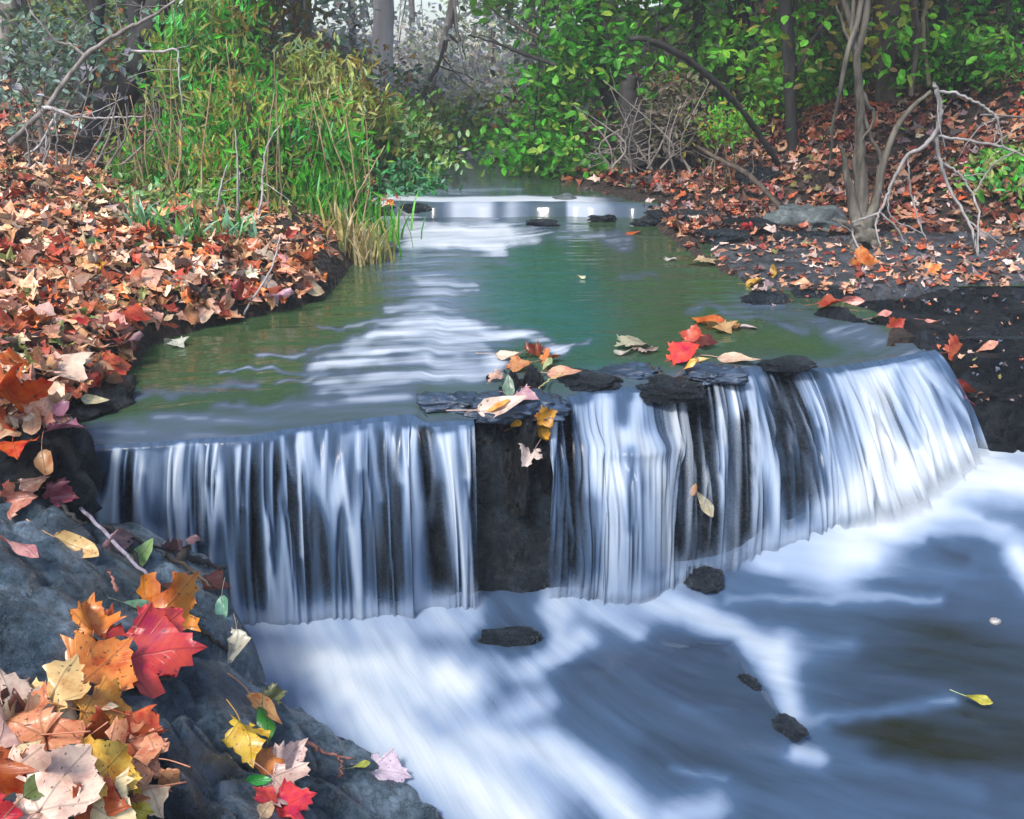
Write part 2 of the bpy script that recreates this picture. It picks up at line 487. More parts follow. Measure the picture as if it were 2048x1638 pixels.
# ------------------------------------------------------------------ ground
YL = [0, 2.2, 2.5, 2.9, 3.1, 3.32, 3.8, 4.4, 4.76, 5.2, 5.6, 6, 7.3, 8.6, 10, 12, 14, 20, 70]
XL = [-2.6, -2.2, -1.62, -1.33, -1.45, -1.58, -1.6, -1.65, -1.48, -1.08, -1.0, -.99, -1.04, -1.2, -1.0, -.85, -.9, -1.5, -4]
YR = [0, 4.0, 4.35, 4.86, 5.03, 5.32, 5.57, 6.5, 7.3, 8.3, 9.6, 12, 14, 20, 70]
XR = [3.4, 2.4, 1.95, 1.96, 1.8, 1.59, 1.37, 1.25, 1.15, 1.1, .62, .4, .1, -.6, -3]


def ground_z(x, y):
    x = np.asarray(x, float); y = np.asarray(y, float)
    wob = 0.10 * (fbm(x * 2.2, y * 2.2, 3, 3) - 0.5)
    dL = np.interp(y, YL, XL) - x + wob
    dR = x - np.interp(y, YR, XR) + wob
    up = 0.115 * smooth(8.45, 8.62, y) + 0.012 * np.clip(y - 8.6, 0, 100)
    m = np.minimum(-dL, -dR)
    bed = -0.03 - 0.24 * smooth(0, 0.6, m) + up
    bed = np.where(y < lip_y(x) + 0.12, -1.0, bed)
    dl = np.clip(dL, 0, None)
    zl = 0.07 * smooth(0, .10, dL) + 0.30 * np.power(dl, 0.65) * (1 - 0.35 * smooth(5, 8, y)) + 0.10 * np.clip(dL - 2.2, 0, 30) + 0.09 * np.clip(y - 9, 0, 12) * smooth(0.4, 4, dL) + up
    dr = np.clip(dR, 0, None)
    zr = 0.045 * smooth(0, .08, dR) + 0.02 * dr + (0.40 * np.clip(dR - 1.25, 0, 3) + 0.22 * np.clip(dR - 4.25, 0, 30)) * smooth(6.3, 7.4, y) + 0.07 * np.clip(y - 9, 0, 12) * smooth(0.4, 4, dR) + up
    zr = zr - 0.45 * smooth(5.62, 5.5, y) - 0.6 * smooth(4.6, 4.2, y)
    zr = zr - 0.16 * smooth(.02, .25, dR) * smooth(7.3, 6.9, y)
    bump = 0.10 * (fbm(x * 1.3, y * 1.3, 8, 4) - 0.5) + 0.04 * (fbm(x * 7, y * 7, 2, 3) - 0.5)
    z = np.where(dL > 0, zl + bump * smooth(0, .5, dl), np.where(dR > 0, zr + bump * smooth(.6, 1.6, dr), bed))
    return np.where((dL > 0) & (y < 2.2), np.minimum(z, -0.25), z)


def axis(lo, a, b, hi, step, g=1.13):
    c = list(np.arange(a, b + 1e-6, step))
    s = step; v = a; left = []
    while v > lo: s *= g; v -= s; left.append(v)
    s = step; v = b; right = []
    while v < hi: s *= g; v += s; right.append(v)
    return np.array(left[::-1] + c + right)


gx = axis(-70, -3.2, 4.2, 70, 0.036); gy = axis(-8, 1.6, 9.2, 110, 0.036)
X, Y = np.meshgrid(gx, gy, indexing='ij')
Z = ground_z(X, Y)
gme = mesh_np('ground', np.stack([X, Y, Z], -1).reshape(-1, 3), grid_faces(len(gx), len(gy)))
tag(link('ground', gme, M['ground']), kind='structure')

BVH = []


def add_bvh(V, Q):
    BVH.append(BVHTree.FromPolygons([tuple(v) for v in V], [tuple(int(i) for i in q) for q in Q]))


add_bvh(np.stack([X, Y, Z], -1).reshape(-1, 3), grid_faces(len(gx), len(gy)))


# ------------------------------------------------------------------ rocks
def on_ground(px, py, dz=0.0):
    d = Vector(ray(px, py)).normalized()
    loc, nor, i, dist = BVH[0].ray_cast(Vector(CAM), d)
    return np.array(loc) + np.array([0, 0, dz])


def rbf(ctrl, x, y):
    C = np.array(ctrl, float); n = len(C)
    d = np.linalg.norm(C[:, None, :2] - C[None, :, :2], axis=-1)
    K = np.where(d > 0, d * d * np.log(d + 1e-12), 0) + np.eye(n) * 0.002
    A = np.zeros((n + 3, n + 3)); A[:n, :n] = K; A[:n, n] = 1; A[:n, n + 1:] = C[:, :2]; A[n, :n] = 1; A[n + 1:, :n] = C[:, :2].T
    w = np.linalg.solve(A, np.concatenate([C[:, 2], [0, 0, 0]]))
    out = w[n] + w[n + 1] * x + w[n + 2] * y
    for i in range(n):
        r = np.sqrt((x - C[i, 0]) ** 2 + (y - C[i, 1]) ** 2)
        out = out + w[i] * r * r * np.log(r + 1e-12)
    return out


def poly_sd(poly, x, y):
    """signed distance, positive inside"""
    P = np.array(poly, float)[:, :2]; n = len(P)
    best = np.full(x.shape, 1e9); ins = np.zeros(x.shape, bool)
    for i in range(n):
        a = P[i]; b = P[(i + 1) % n]; ab = b - a
        t = np.clip(((x - a[0]) * ab[0] + (y - a[1]) * ab[1]) / (ab @ ab + 1e-12), 0, 1)
        best = np.minimum(best, np.hypot(x - a[0] - t * ab[0], y - a[1] - t * ab[1]))
        c = ((a[1] > y) != (b[1] > y)) & (x < (b[0] - a[0]) * (y - a[1]) / (b[1] - a[1] + 1e-12) + a[0])
        ins ^= c
    return np.where(ins, best, -best)


def patch_rock(name, ctrl, poly, step, floor, mat, amp=0.03, sc=5.0, drop=5.0, strata=0.0, seed=1, rnd_edge=0.05, bvh=True, crag=0.0):
    P = np.array(poly)
    lo = P[:, :2].min(0) - 0.35; hi = P[:, :2].max(0) + 0.35
    ax = np.arange(lo[0], hi[0], step); ay = np.arange(lo[1], hi[1], step)
    x, y = np.meshgrid(ax, ay, indexing='ij')
    wx = x + 0.06 * (fbm(x * 6, y * 6, seed + 3, 3) - .5); wy = y + 0.06 * (fbm(x * 6 + 40, y * 6, seed + 4, 3) - .5)
    sd = poly_sd(poly, wx, wy)
    z = rbf(ctrl, x, y)
    if crag:
        z = z - crag * (np.clip(.16 - np.abs(fbm(x * 2.6 + .3 * y, y * 2.6, seed + 11, 4) - .5), 0, 1) / .16) ** 2 - crag * .5 * (np.clip(.1 - np.abs(fbm(x * 6, y * 6 + 3, seed + 13, 3) - .5), 0, 1) / .1) ** 2
    z = z + amp * (fbm(x * sc, y * sc, seed, 5) - 0.5) * 2 + amp * 0.8 * np.abs(fbm(x * sc * .6 + 9, y * sc * .6, seed + 7, 3) - 0.5) * 2
    if strata:
        q = np.round(z / strata + 0.4 * fbm(x * 2, y * 2, seed + 5, 2)) * strata
        z = z * 0.45 + q * 0.55
    e = np.clip(rnd_edge - sd, 0, None)
    z = np.where(sd > 0, z - e * e / rnd_edge * 0.6, z - rnd_edge * 0.6 + drop * sd)
    z = np.maximum(z, floor)
    V = np.stack([x, y, z], -1).reshape(-1, 3)
    Q = grid_faces(len(ax), len(ay))
    keep = (z.reshape(-1)[Q] > floor + 1e-6).any(1)
    Q = Q[keep]
    used = np.unique(Q); mp = -np.ones(len(V), int); mp[used] = np.arange(len(used))
    V = V[used]; Q = mp[Q]
    if bvh: add_bvh(V, Q)
    return link(name, mesh_np(name, V, Q), mat)


def blob_rock(name, c, r, mat, seed=0, amp=0.18, sub=5, boxy=0.0, parent=None, freq=1.6, bvh=True, rotz=0.0):
    import bmesh
    bm = bmesh.new(); bmesh.ops.create_icosphere(bm, subdivisions=sub, radius=1.0)
    off = Vector((seed * 3.7, seed * 1.3, seed * 7.1))
    cr, sr = math.cos(rotz), math.sin(rotz)
    for v in bm.verts:
        d = v.co.normalized()
        k = 1.0
        if boxy:
            mx = max(abs(d.x), abs(d.y), abs(d.z)); k = (1 - boxy) + boxy * (1 / mx) * 0.82
        n1 = noise.noise(d * freq + off); n2 = noise.noise(d * freq * 2.7 + off); n3 = noise.noise(d * freq * 7 + off)
        cell = noise.voronoi(d * freq * 1.3 + off)[0][0]
        n5 = noise.noise(d * freq * 16 + off)
        k *= 1 + amp * (n1 * 1.1 + n2 * 0.55 + n3 * 0.32 + n5 * .14 - cell * 0.6)
        x, y, z = d.x * k * r[0], d.y * k * r[1], d.z * k * r[2]
        v.co = (c[0] + x * cr - y * sr, c[1] + x * sr + y * cr, c[2] + z)
    me = bpy.data.meshes.new(name); bm.to_mesh(me)
    if bvh:
        bm.faces.ensure_lookup_table(); bm.verts.ensure_lookup_table()
        BVH.append(BVHTree.FromBMesh(bm))
    bm.free()
    for p in me.polygons: p.use_smooth = True
    return link(name, me, mat, parent)


# the boulder at the viewer's feet
Bc = [(0, 1010, 2.6), (20, 1100, 2.3), (0, 1250, 2.02), (0, 1400, 1.8), (0, 1638, 1.5), (150, 1045, 2.62), (150, 1200, 2.28), (290, 1300, 2.1),
      (300, 1450, 1.9), (300, 1638, 1.65), (300, 1078, 2.8), (450, 1148, 2.84), (480, 1240, 2.68), (450, 1350, 2.32), (450, 1550, 2.0), (560, 1395, 2.52),
      (600, 1550, 2.15), (600, 1638, 1.95), (750, 1638, 2.08), (700, 1500, 2.4), (860, 1630, 2.16), (790, 1560, 2.3)]
ctrl = [at_Y(*c) for c in Bc] + [(-1.6, 1.4, -.02), (-1.7, 2.2, 0.05), (-.7, 1.0, -.35)]
edge = [at_Y(-120, 1000, 2.62), at_Y(0, 1003, 2.68), at_Y(150, 1030, 2.74), at_Y(300, 1068, 2.9), at_Y(445, 1128, 2.92), at_Y(474, 1200, 2.8),
        at_Y(500, 1290, 2.68), at_Y(565, 1385, 2.6), at_Y(590, 1412, 2.6), at_z(700, 1462, -.70), at_z(825, 1530, -.70), at_z(955, 1645, -.72), (-.05, 1.7, -.74), (-.3, 0.9, 0), (-2.0, .9, 0)]
tag(patch_rock('boulder', ctrl, edge, 0.010, -1.05, M['boulder'], 0.055, 5.5, 6.0, 0.0, 2, 0.05, True, .08),
    'big blue grey boulder in the lower left corner, strewn with bright maple leaves', 'boulder')

# rocks of the left bank
tag(blob_rock('rock', at_Y(45, 940, 2.72) + np.array([-.06, .05, -.10]), (.25, .2, .27), M['black'], 3, 0.22, 4, .3),
    'black rock under the overhanging leaves at the left edge of the falls', 'rock')
tag(blob_rock('rock', at_Y(-10, 985, 2.72) + np.array([-.1, .05, -.1]), (.26, .16, .2), M['black'], 4, 0.25, 4, .3),
    'black rock at the left edge between the boulder and the hanging orange leaf', 'rock')
tag(blob_rock('rock', at_Y(110, 900, 3.0) + np.array([-.04, .05, -.06]), (.14, .16, .18), M['black'], 6, 0.25, 4, .3),
    'black rock at the very left end of the curtain fall under the mauve pink leaf', 'rock')
tag(blob_rock('rock', at_z(165, 800, 0.02) + np.array([-.05, .05, -.03]), (.23, .26, .13), M['black'], 5, 0.25, 4, .2),
    'flat black rock jutting from the left bank into the calm pool', 'rock')
tag(blob_rock('rock', at_z(420, 635, 0.02) + np.array([0, .08, 0]), (.16, .12, .09), M['wet'], 8, 0.3, 3),
    'small wet stone at the water edge below the red leaf on the left bank', 'rock')
tag(blob_rock('rock', at_z(600, 585, 0.02) + np.array([-.05, .08, 0]), (.18, .14, .10), M['wet'], 12, 0.3, 3),
    'dark wet stone at the tip of the left bank leaf litter', 'rock')
tag(blob_rock('rock', at_z(640, 505, 0.03) + np.array([-.1, .08, 0.05]), (.25, .18, .14), M['black'], 15, 0.3, 3),
    'black stone in the hollow below the tall green weeds on the left bank', 'rock')
tag(blob_rock('rock', at_z(765, 497, 0.02), (.10, .08, .06), M['grey'], 18, 0.25, 3),
    'rounded grey stone in the water beside the grass clump', 'rock')

# ledge under the falls
vv = np.linspace(0, 1, 60)
dirx = baseD[:, :2] - lipD[:, :2]
tang = np.gradient(lipD[:, :2], axis=0); tang /= np.linalg.norm(tang, axis=1)[:, None] + 1e-9
nrm = np.stack([tang[:, 1], -tang[:, 0]], 1)   # towards the viewer (downstream)
lp_px = project(lipD)[0]
RS = smooth(1570, 1720, lp_px)


def fall_surface(vs, off, lead, fl=1.0):
    """points on the falling sheet; vs 0 lip .. 1 base; off = distance pushed out downstream"""
    run = dirx[:, None, :] + nrm[:, None, :] * lead
    h = 1 - (1 - vs) ** 2
    zz = vs[None, :] ** (1.35 - .25 * RS[:, None])
    flare = RS[:, None] * (.13 * vs[None, :] ** 3 + .04 * vs[None, :])
    XY = lipD[:, None, :2] + run * h[None, :, None] + nrm[:, None, :] * (off + fl * flare)[..., None]
    Zz = lipD[:, None, 2] + (baseD[:, None, 2] - 0.05 - lipD[:, None, 2]) * zz
    return np.concatenate([XY, Zz[..., None]], -1)


uu = lipD[:, 0][:, None] * np.ones((1, 60))
vm = vv[None, :] * np.ones((900, 1))
off = -0.075 + 0.11 * (fbm(uu * 5, vm * 4, 21, 4) - .5) + 0.05 * (fbm(uu * 16, vm * 9, 23, 3) - .5)
off = off + 0.05 * (vnoise(0 * vm, vm * 7 + 0.6 * fbm(uu * 3, vm, 4, 2), 2) - .5)
S = fall_surface(vv, off - .05 * RS[:, None], 0.02, 0.0)
cap = S[:, :1].repeat(3, 1); cap[:, 0, 1] += .5; cap[:, 1, 1] += .2; cap[:, 0, 2] = -.12; cap[:, 1, 2] -= .03; cap[:, 2, 1] += .03
LS = np.concatenate([cap, S], 1)
LV = LS.reshape(-1, 3); LQ = grid_faces(900, 63)
tag(link('rock_ledge', mesh_np('rock_ledge', LV, LQ), M['wet']), 'long dark wet rock ledge that the stream spills over, showing between the falls', 'rock ledge')
add_bvh(LV, LQ)

cx = at_Y(1025, 1000, 3.42)
tag(blob_rock('boulder', (cx[0] + .005, 3.80, -.42), (.19, .40, .47), M['black'], 22, 0.30, 6, .5),
    'black boulder splitting the falls between the left curtain and the middle cascade', 'boulder')
for (px, py, rx, ry, rz, s, txt) in (
        (1030, 800, .20, .17, .055, 37, 'broken dark ledge stone overhanging the black boulder, under the leaf pile'),
        (900, 795, .15, .10, .045, 31, 'low wet stone at the lip just left of the leaf pile'),
        (1150, 752, .19, .13, .04, 32, 'wet stone at the lip just behind the hanging yellow leaf'),
        (1245, 735, .19, .11, .035, 33, 'wet blue grey stone on the lip above the middle cascade'),
        (1345, 768, .15, .10, .045, 34, 'dark stone on the lip below the red maple leaf'),
        (1430, 738, .14, .10, .04, 35, 'small wet stone on the lip under the pale peach leaf'),
        (1575, 718, .13, .09, .03, 36, 'smooth wet stone on the lip left of the big right fall')):
    tag(blob_rock('stone', at_z(px, py, -0.005) + np.array([0, 0, -.026]), (rx, ry, rz), M['slab'] if s % 2 else M['wet'], s, 0.30, 5, .35, None, 1.7), txt, 'stone')

# right bank: flat shelf, dark slope under it
poly = [at_z(1505, 578, .02), at_z(1650, 572, .02), at_z(1800, 566, .03), at_z(2048, 560, .03), (4.6, 5.75, .03), (4.8, 7.4, .1), (3.0, 7.2, .1), at_z(1600, 480, .03), at_z(1420, 490, .02), at_z(1440, 520, .02)]
ctrl = [(p[0], p[1], p[2]) for p in poly] + [(2.6, 6.4, .07), (3.5, 6.5, .1)]
tag(patch_rock('rock_shelf', ctrl, poly, 0.022, -.22, M['shelf'], 0.03, 5.0, 8.0, 0.035, 41, 0.03, True, .03),
    'flat layered rock shelf on the right bank scattered with fallen leaves', 'rock shelf')
dark = [(1480, 612, 5.3), (1600, 612, 5.4), (1750, 605, 5.5), (2048, 600, 5.52), (1800, 650, 4.95), (1870, 705, 4.5), (1925, 835, 4.42), (2048, 845, 4.38), (2048, 730, 4.75), (1960, 720, 4.65), (1900, 640, 5.1)]
ctrl = [at_Y(*d) for d in dark] + [(3.6, 4.6, -.2), (4.5, 5.4, .0)]
poly = [at_Y(1490, 606, 5.35), at_Y(1590, 640, 5.0), at_Y(1700, 655, 4.9), at_Y(1800, 660, 4.85), at_Y(1862, 705, 4.45), at_Y(1900, 800, 4.36), at_Y(1925, 848, 4.3), at_Y(2060, 850, 4.25), (4.6, 4.3, 0), (4.8, 5.7, 0), (3.0, 5.72, 0), at_Y(1750, 590, 5.68), at_Y(1560, 588, 5.62)]
tag(patch_rock('rock_slope', ctrl, poly, 0.02, -.62, M['black'], 0.05, 5.5, 6.0, 0.055, 47, 0.04, True, .06),
    'large black wet rock slope beside the right fall, dotted with small leaves', 'rock slope')
tag(blob_rock('rock', at_Y(1960, 745, 4.6) + np.array([.12, .1, -.05]), (.35, .3, .24), M['black'], 52, 0.22, 4, .4), 'jutting black rock with a rust leaf on its edge above the right fall', 'rock')
tag(blob_rock('stone', at_z(1530, 603, .0), (.14, .1, .07), M['wet'], 55, 0.3, 4, .3), 'wet stone with a yellow leaf at the right end of the calm pool', 'stone')
tag(blob_rock('stone', at_z(1660, 598, .0) + np.array([0, .1, 0]), (.2, .1, .06), M['wet'], 56, 0.3, 4, .3), 'low dark stone under the front edge of the rock shelf', 'stone')
tag(blob_rock('rock', on_ground(1620, 455, .02), (.36, .24, .15), M['grey'], 60, 0.38, 4, .3), 'mossy grey green rock left of the many stemmed tree', 'rock')
tag(blob_rock('rock', on_ground(1520, 362, .02), (.24, .2, .12), M['wet'], 62, 0.4, 4, .3), 'teal dark rock on the leafy right bank near the leaning stick', 'rock')
tag(blob_rock('rock', on_ground(1390, 440, .0), (.3, .2, .08), M['wet'], 64, 0.25, 4, .3), 'low wet rock at the upper end of the right shore', 'rock')
tag(blob_rock('rock', on_ground(1520, 458, .01), (.36, .2, .08), M['black'], 66, 0.25, 4, .3), 'flat black rock by the waterline under the red leaf', 'rock')
tag(blob_rock('rock', on_ground(1325, 345, .04), (.3, .25, .2), M['black'], 68, 0.25, 4, .3), 'black rock in shadow on the far right bank', 'rock')
for k, (px, py, rx, txt) in enumerate(((1450, 472, .22, 'flat dark stone at the waterline below the leaning stick'), (1590, 478, .26, 'long flat dark stone left of the many stemmed tree roots'), (1335, 432, .2, 'flat dark stone on the far right shore under the bare twigs'), (1420, 425, .18, 'low dark stone among leaves behind the far right waterline'), (1640, 505, .24, 'flat stone in the leaves of the shelf below the mossy rock'))):
    tag(blob_rock('stone', on_ground(px, py, .0), (rx, .13, .055), M['wet'], 120 + k, 0.32, 4, .35, None, 1.8), txt, 'stone')
tag(blob_rock('stone', at_z(1130, 402, .1), (.12, .09, .07), M['grey'], 70, 0.25, 3), 'pale blue grey stone beside the far right shore', 'stone')
tag(blob_rock('stone', at_z(830, 418, .1) + np.array([0, 0.05, 0]), (.14, .09, .045), M['wet'], 71, 0.25, 3), 'dark stone in the white water above the small far step', 'stone')
for k, (px, py, txt) in enumerate(((1085, 446, 'dark stone breaking the white water at the right of the small far step'), (1205, 438, 'dark wet stone at the end of the small far step near the right shore'), (1295, 446, 'low black stone by the right shore below the grey twigs'))):
    tag(blob_rock('stone', at_z(px, py, .02), (.13, .07, .035), M['wet'], 90 + k, 0.4, 4, .3, None, 2.0), txt, 'stone')
# lower pool stones
tag(blob_rock('stone', at_z(1408, 1160, -.70), (.085, .07, .05), M['wet'], 75, 0.25, 4, .2), 'small dark wet stone in the foam below the middle cascade', 'stone')
tag(blob_rock('stone', at_z(1018, 1280, -.735), (.125, .05, .045), M['wet'], 77, 0.18, 4, .4), 'flat dark stone in the foam in front of the black boulder', 'stone')
tag(blob_rock('stone', at_z(1285, 1142, -.70), (.03, .03, .025), M['wet'], 79, 0.25, 3), 'tiny round stone at the foot of the middle cascade', 'stone')
tag(blob_rock('stone', at_z(1578, 1455, -.735), (.045, .065, .022), M['wet'], 83, 0.3, 4, .3, None, 1.8, True, .55), 'low dark stone at the downstream tip of the sunken ledge in the lower stream', 'stone')
tag(blob_rock('stone', at_z(1500, 1365, -.742), (.025, .05, .016), M['wet'], 84, 0.3, 4, .3, None, 1.8, True, .5), 'thin dark stone on the crisp edge of the sunken ledge in the lower stream', 'stone')
tag(blob_rock('pebble', at_z(1990, 1243, -.738), (.022, .02, .014), M['pebble'], 85, 0.12, 3), 'round pale pebble in the dark shallow water', 'pebble')


# ------------------------------------------------------------------ painting air in the water, and sky reflection on the pool
def paint(px, py, base, strokes, warp=14, seed=1):
    wx = px + warp * 2 * (fbm(px / 60, py / 60, seed, 3) - .5); wy = py + warp * 2 * (fbm(px / 60 + 50, py / 60, seed + 1, 3) - .5)
    f = np.full(px.shape, base, float) if np.isscalar(base) else base.copy()
    for pts, w, val, op in strokes:
        if len(pts) == 1: pts = [pts[0], (pts[0][0] + .1, pts[0][1])]
        best = np.full(px.shape, 1e9)
        for a, b in zip(pts[:-1], pts[1:]):
            a = np.array(a, float); ab = np.array(b, float) - a
            t = np.clip(((wx - a[0]) * ab[0] + (wy - a[1]) * ab[1]) / (ab @ ab), 0, 1)
            best = np.minimum(best, np.hypot(wx - a[0] - t * ab[0], wy - a[1] - t * ab[1]))
        al = op * np.exp(-(best / w) ** 2)
        f = f * (1 - al) + val * al
    return f


# ------------------------------------------------------------------ calm pool
ns = 260
sv = np.concatenate([np.linspace(0, 1, 140) ** 1.3 * 1.6, 1.6 + np.linspace(0, 1, ns - 140 + 1)[1:] ** 1.2 * 3.9])
cols = np.arange(0, 900, 2)
L = lipD[cols]
far = 9.0
span = (far - L[:, 1])[:, None]
Yp = L[:, 1][:, None] + span * (sv / sv[-1])[None, :]
Xp = L[:, 0][:, None] * np.ones((1, len(sv)))
s_m = Yp - L[:, 1][:, None]
wid = np.interp(L[:, 0], [-2, .8, 1.3, 2], [.16, .16, .3, .42])[:, None]
Zp = L[:, 2][:, None] * np.exp(-(s_m / wid) ** 2)
fade = smooth(0.0, 0.5, s_m)
Zp = Zp + fade * 0.006 * (fbm(Xp * 2.2, Yp * 9, 31, 3) - .5) * 2
hump = np.exp(-(((Xp + .15) / .9) ** 2 + ((Yp - 4.35) / .45) ** 2))
Zp = Zp + hump * fade * 0.012 * (fbm(Xp * 3 + Yp * 1.5, Yp * 12 + Xp * 2, 33, 3) - .5) * 2
P = np.stack([Xp, Yp, Zp], -1)
ppx, ppy = project(P.reshape(-1, 3)); 
pool_foam_sky_strokes = [  # foam below the far step; elsewhere the pale strokes paint in sky reflection
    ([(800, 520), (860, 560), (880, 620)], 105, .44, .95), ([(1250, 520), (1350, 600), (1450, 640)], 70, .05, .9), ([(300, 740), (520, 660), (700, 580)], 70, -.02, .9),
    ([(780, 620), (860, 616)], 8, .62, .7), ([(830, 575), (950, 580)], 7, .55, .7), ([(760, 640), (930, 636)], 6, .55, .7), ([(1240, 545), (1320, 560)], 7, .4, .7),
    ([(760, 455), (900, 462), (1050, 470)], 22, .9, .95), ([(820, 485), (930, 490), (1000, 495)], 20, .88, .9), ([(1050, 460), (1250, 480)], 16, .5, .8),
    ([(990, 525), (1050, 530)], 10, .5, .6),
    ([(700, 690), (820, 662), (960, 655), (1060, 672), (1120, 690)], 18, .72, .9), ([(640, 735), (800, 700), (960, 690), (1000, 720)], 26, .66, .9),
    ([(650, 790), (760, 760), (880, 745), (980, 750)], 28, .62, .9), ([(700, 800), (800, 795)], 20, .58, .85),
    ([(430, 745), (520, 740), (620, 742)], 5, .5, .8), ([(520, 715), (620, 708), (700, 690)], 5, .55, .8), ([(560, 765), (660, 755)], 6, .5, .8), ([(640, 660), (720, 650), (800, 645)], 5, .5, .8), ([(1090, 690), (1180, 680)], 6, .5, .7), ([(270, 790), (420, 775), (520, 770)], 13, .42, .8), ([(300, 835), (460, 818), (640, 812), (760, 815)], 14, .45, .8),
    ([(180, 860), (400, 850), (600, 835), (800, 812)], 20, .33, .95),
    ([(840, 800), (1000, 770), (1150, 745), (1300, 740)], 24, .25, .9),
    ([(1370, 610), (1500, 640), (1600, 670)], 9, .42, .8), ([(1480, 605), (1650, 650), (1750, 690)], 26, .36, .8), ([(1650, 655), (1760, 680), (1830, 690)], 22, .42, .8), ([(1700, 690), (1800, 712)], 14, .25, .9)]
pf = paint(ppx, ppy, 0.03, pool_foam_sky_strokes, 24, 61)
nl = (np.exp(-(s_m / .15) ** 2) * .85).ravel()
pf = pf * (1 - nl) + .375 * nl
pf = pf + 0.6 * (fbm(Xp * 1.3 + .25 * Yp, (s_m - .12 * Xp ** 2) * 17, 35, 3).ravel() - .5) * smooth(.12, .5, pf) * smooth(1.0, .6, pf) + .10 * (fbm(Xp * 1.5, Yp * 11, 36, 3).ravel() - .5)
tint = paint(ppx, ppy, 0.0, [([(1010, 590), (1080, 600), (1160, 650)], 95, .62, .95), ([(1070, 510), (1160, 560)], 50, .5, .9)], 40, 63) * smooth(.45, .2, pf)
PQ = grid_faces(len(cols), len(sv))
okv = ~((P[..., 0] > np.interp(P[..., 1], [4.0, 4.35, 4.6, 4.9, 5.1, 5.4, 5.65], [1.93, 1.95, 1.97, 1.98, 1.9, 1.72, 1.5])) & (P[..., 1] < 5.66)).ravel()
PQ = PQ[okv[PQ].all(1)]
me = mesh_np('pool_water', P.reshape(-1, 3), PQ, attrs={'foam': np.clip(pf, 0, 1), 'tint': np.clip(tint, 0, 1), 'flow': np.stack([P[..., 0].ravel(), (Yp - .75 * L[:, 1][:, None] + .10 * Xp ** 2).ravel(), 0 * Xp.ravel()], 1)})  # the pool's foam value also holds the painted sky reflection
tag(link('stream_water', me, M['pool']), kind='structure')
POOLB = BVHTree.FromPolygons([tuple(v) for v in P.reshape(-1, 3)], [tuple(int(i) for i in q) for q in PQ])
# water above the small far step, with the step itself
xs = np.linspace(-2.2, 1.22, 140)
prof0 = [(8.46, -.02), (8.49, .02), (8.5, .065), (8.53, .10), (8.6, .118), (8.75, .124), (9.1, .128), (9.6, .133), (10.5, .14), (12, .155), (14, .18), (20, .25), (40, .5)]
_py = np.concatenate([np.linspace(8.46, 8.6, 8), np.linspace(8.63, 10.5, 50), np.linspace(10.7, 14, 20), np.linspace(15, 40, 8)])
prof = [(float(v), float(np.interp(v, [q[0] for q in prof0], [q[1] for q in prof0]))) for v in _py]
P2 = np.array([[(x, y + .10 * math.sin(x * 2.3) + .08 * (vnoise(x * 6, 0, 3) - .5) + (0 if y > 9 else -.14 * x), z) for (y, z) in prof] for x in xs])
qx, qy = project(P2.reshape(-1, 3))
f2 = paint(qx, qy, .12, [([(750, 432), (900, 425), (1050, 432), (1170, 440)], 12, .85, .9), ([(860, 385), (950, 380), (1040, 375)], 10, .5, .8), ([(870, 408), (990, 400)], 6, .4, .6)], 6, 71)
rowv = np.tile(np.arange(len(prof)), len(xs))
lead = 8.62 + .35 * fbm(P2[..., 0].ravel() * 2, 0 * rowv, 44, 3)
f2 = f2 + .35 * (fbm(P2[..., 0].ravel() * 1.6, P2[..., 1].ravel() * 9, 45, 3) - .5)
gap = np.where(rowv <= 6, .30 + .34 * smooth(.42, .6, fbm(P2[..., 0].ravel() * 4, 0 * rowv, 47, 2)) * smooth(1290, 1150, qx), np.clip(np.maximum(f2, .8 * smooth(lead + .3, lead, _py[rowv]) * smooth(1290, 1150, qx)), 0, 1))
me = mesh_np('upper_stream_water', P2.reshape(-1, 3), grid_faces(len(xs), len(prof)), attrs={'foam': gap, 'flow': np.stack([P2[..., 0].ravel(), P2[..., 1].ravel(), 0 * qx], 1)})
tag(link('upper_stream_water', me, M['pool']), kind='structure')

# ------------------------------------------------------------------ lower stream
lc = [tuple(b) for b in baseP[1:-1]] + [tuple(at_z(*c)) for c in ((1450, 1190, -.735), (1700, 1165, -.69), (2000, 1010, -.55), (2048, 1150, -.68), (1024, 1638, -.775), (2048, 1638, -.80), (2048, 1330, -.765), (1500, 1450, -.76), (700, 1450, -.745), (1100, 1300, -.735), (1700, 1300, -.755), (500, 1260, -.725), (1850, 1060, -.6))]
lc += [(-2.2, 2.6, -.74), (-.5, 1.2, -.8), (1.5, 1.2, -.82), (3.4, 2.4, -.8), (3.6, 3.6, -.68), (3.6, 4.3, -.5)]
ax = np.arange(-2.4, 3.6, .0125); ay = np.arange(1.15, 4.75, .0125)
x, y = np.meshgrid(ax, ay, indexing='ij')
z = rbf(lc, x, y)
by = np.interp(x, baseD[:, 0], baseD[:, 1])
qx, qy = project(np.stack([x, y, z], -1).reshape(-1, 3))
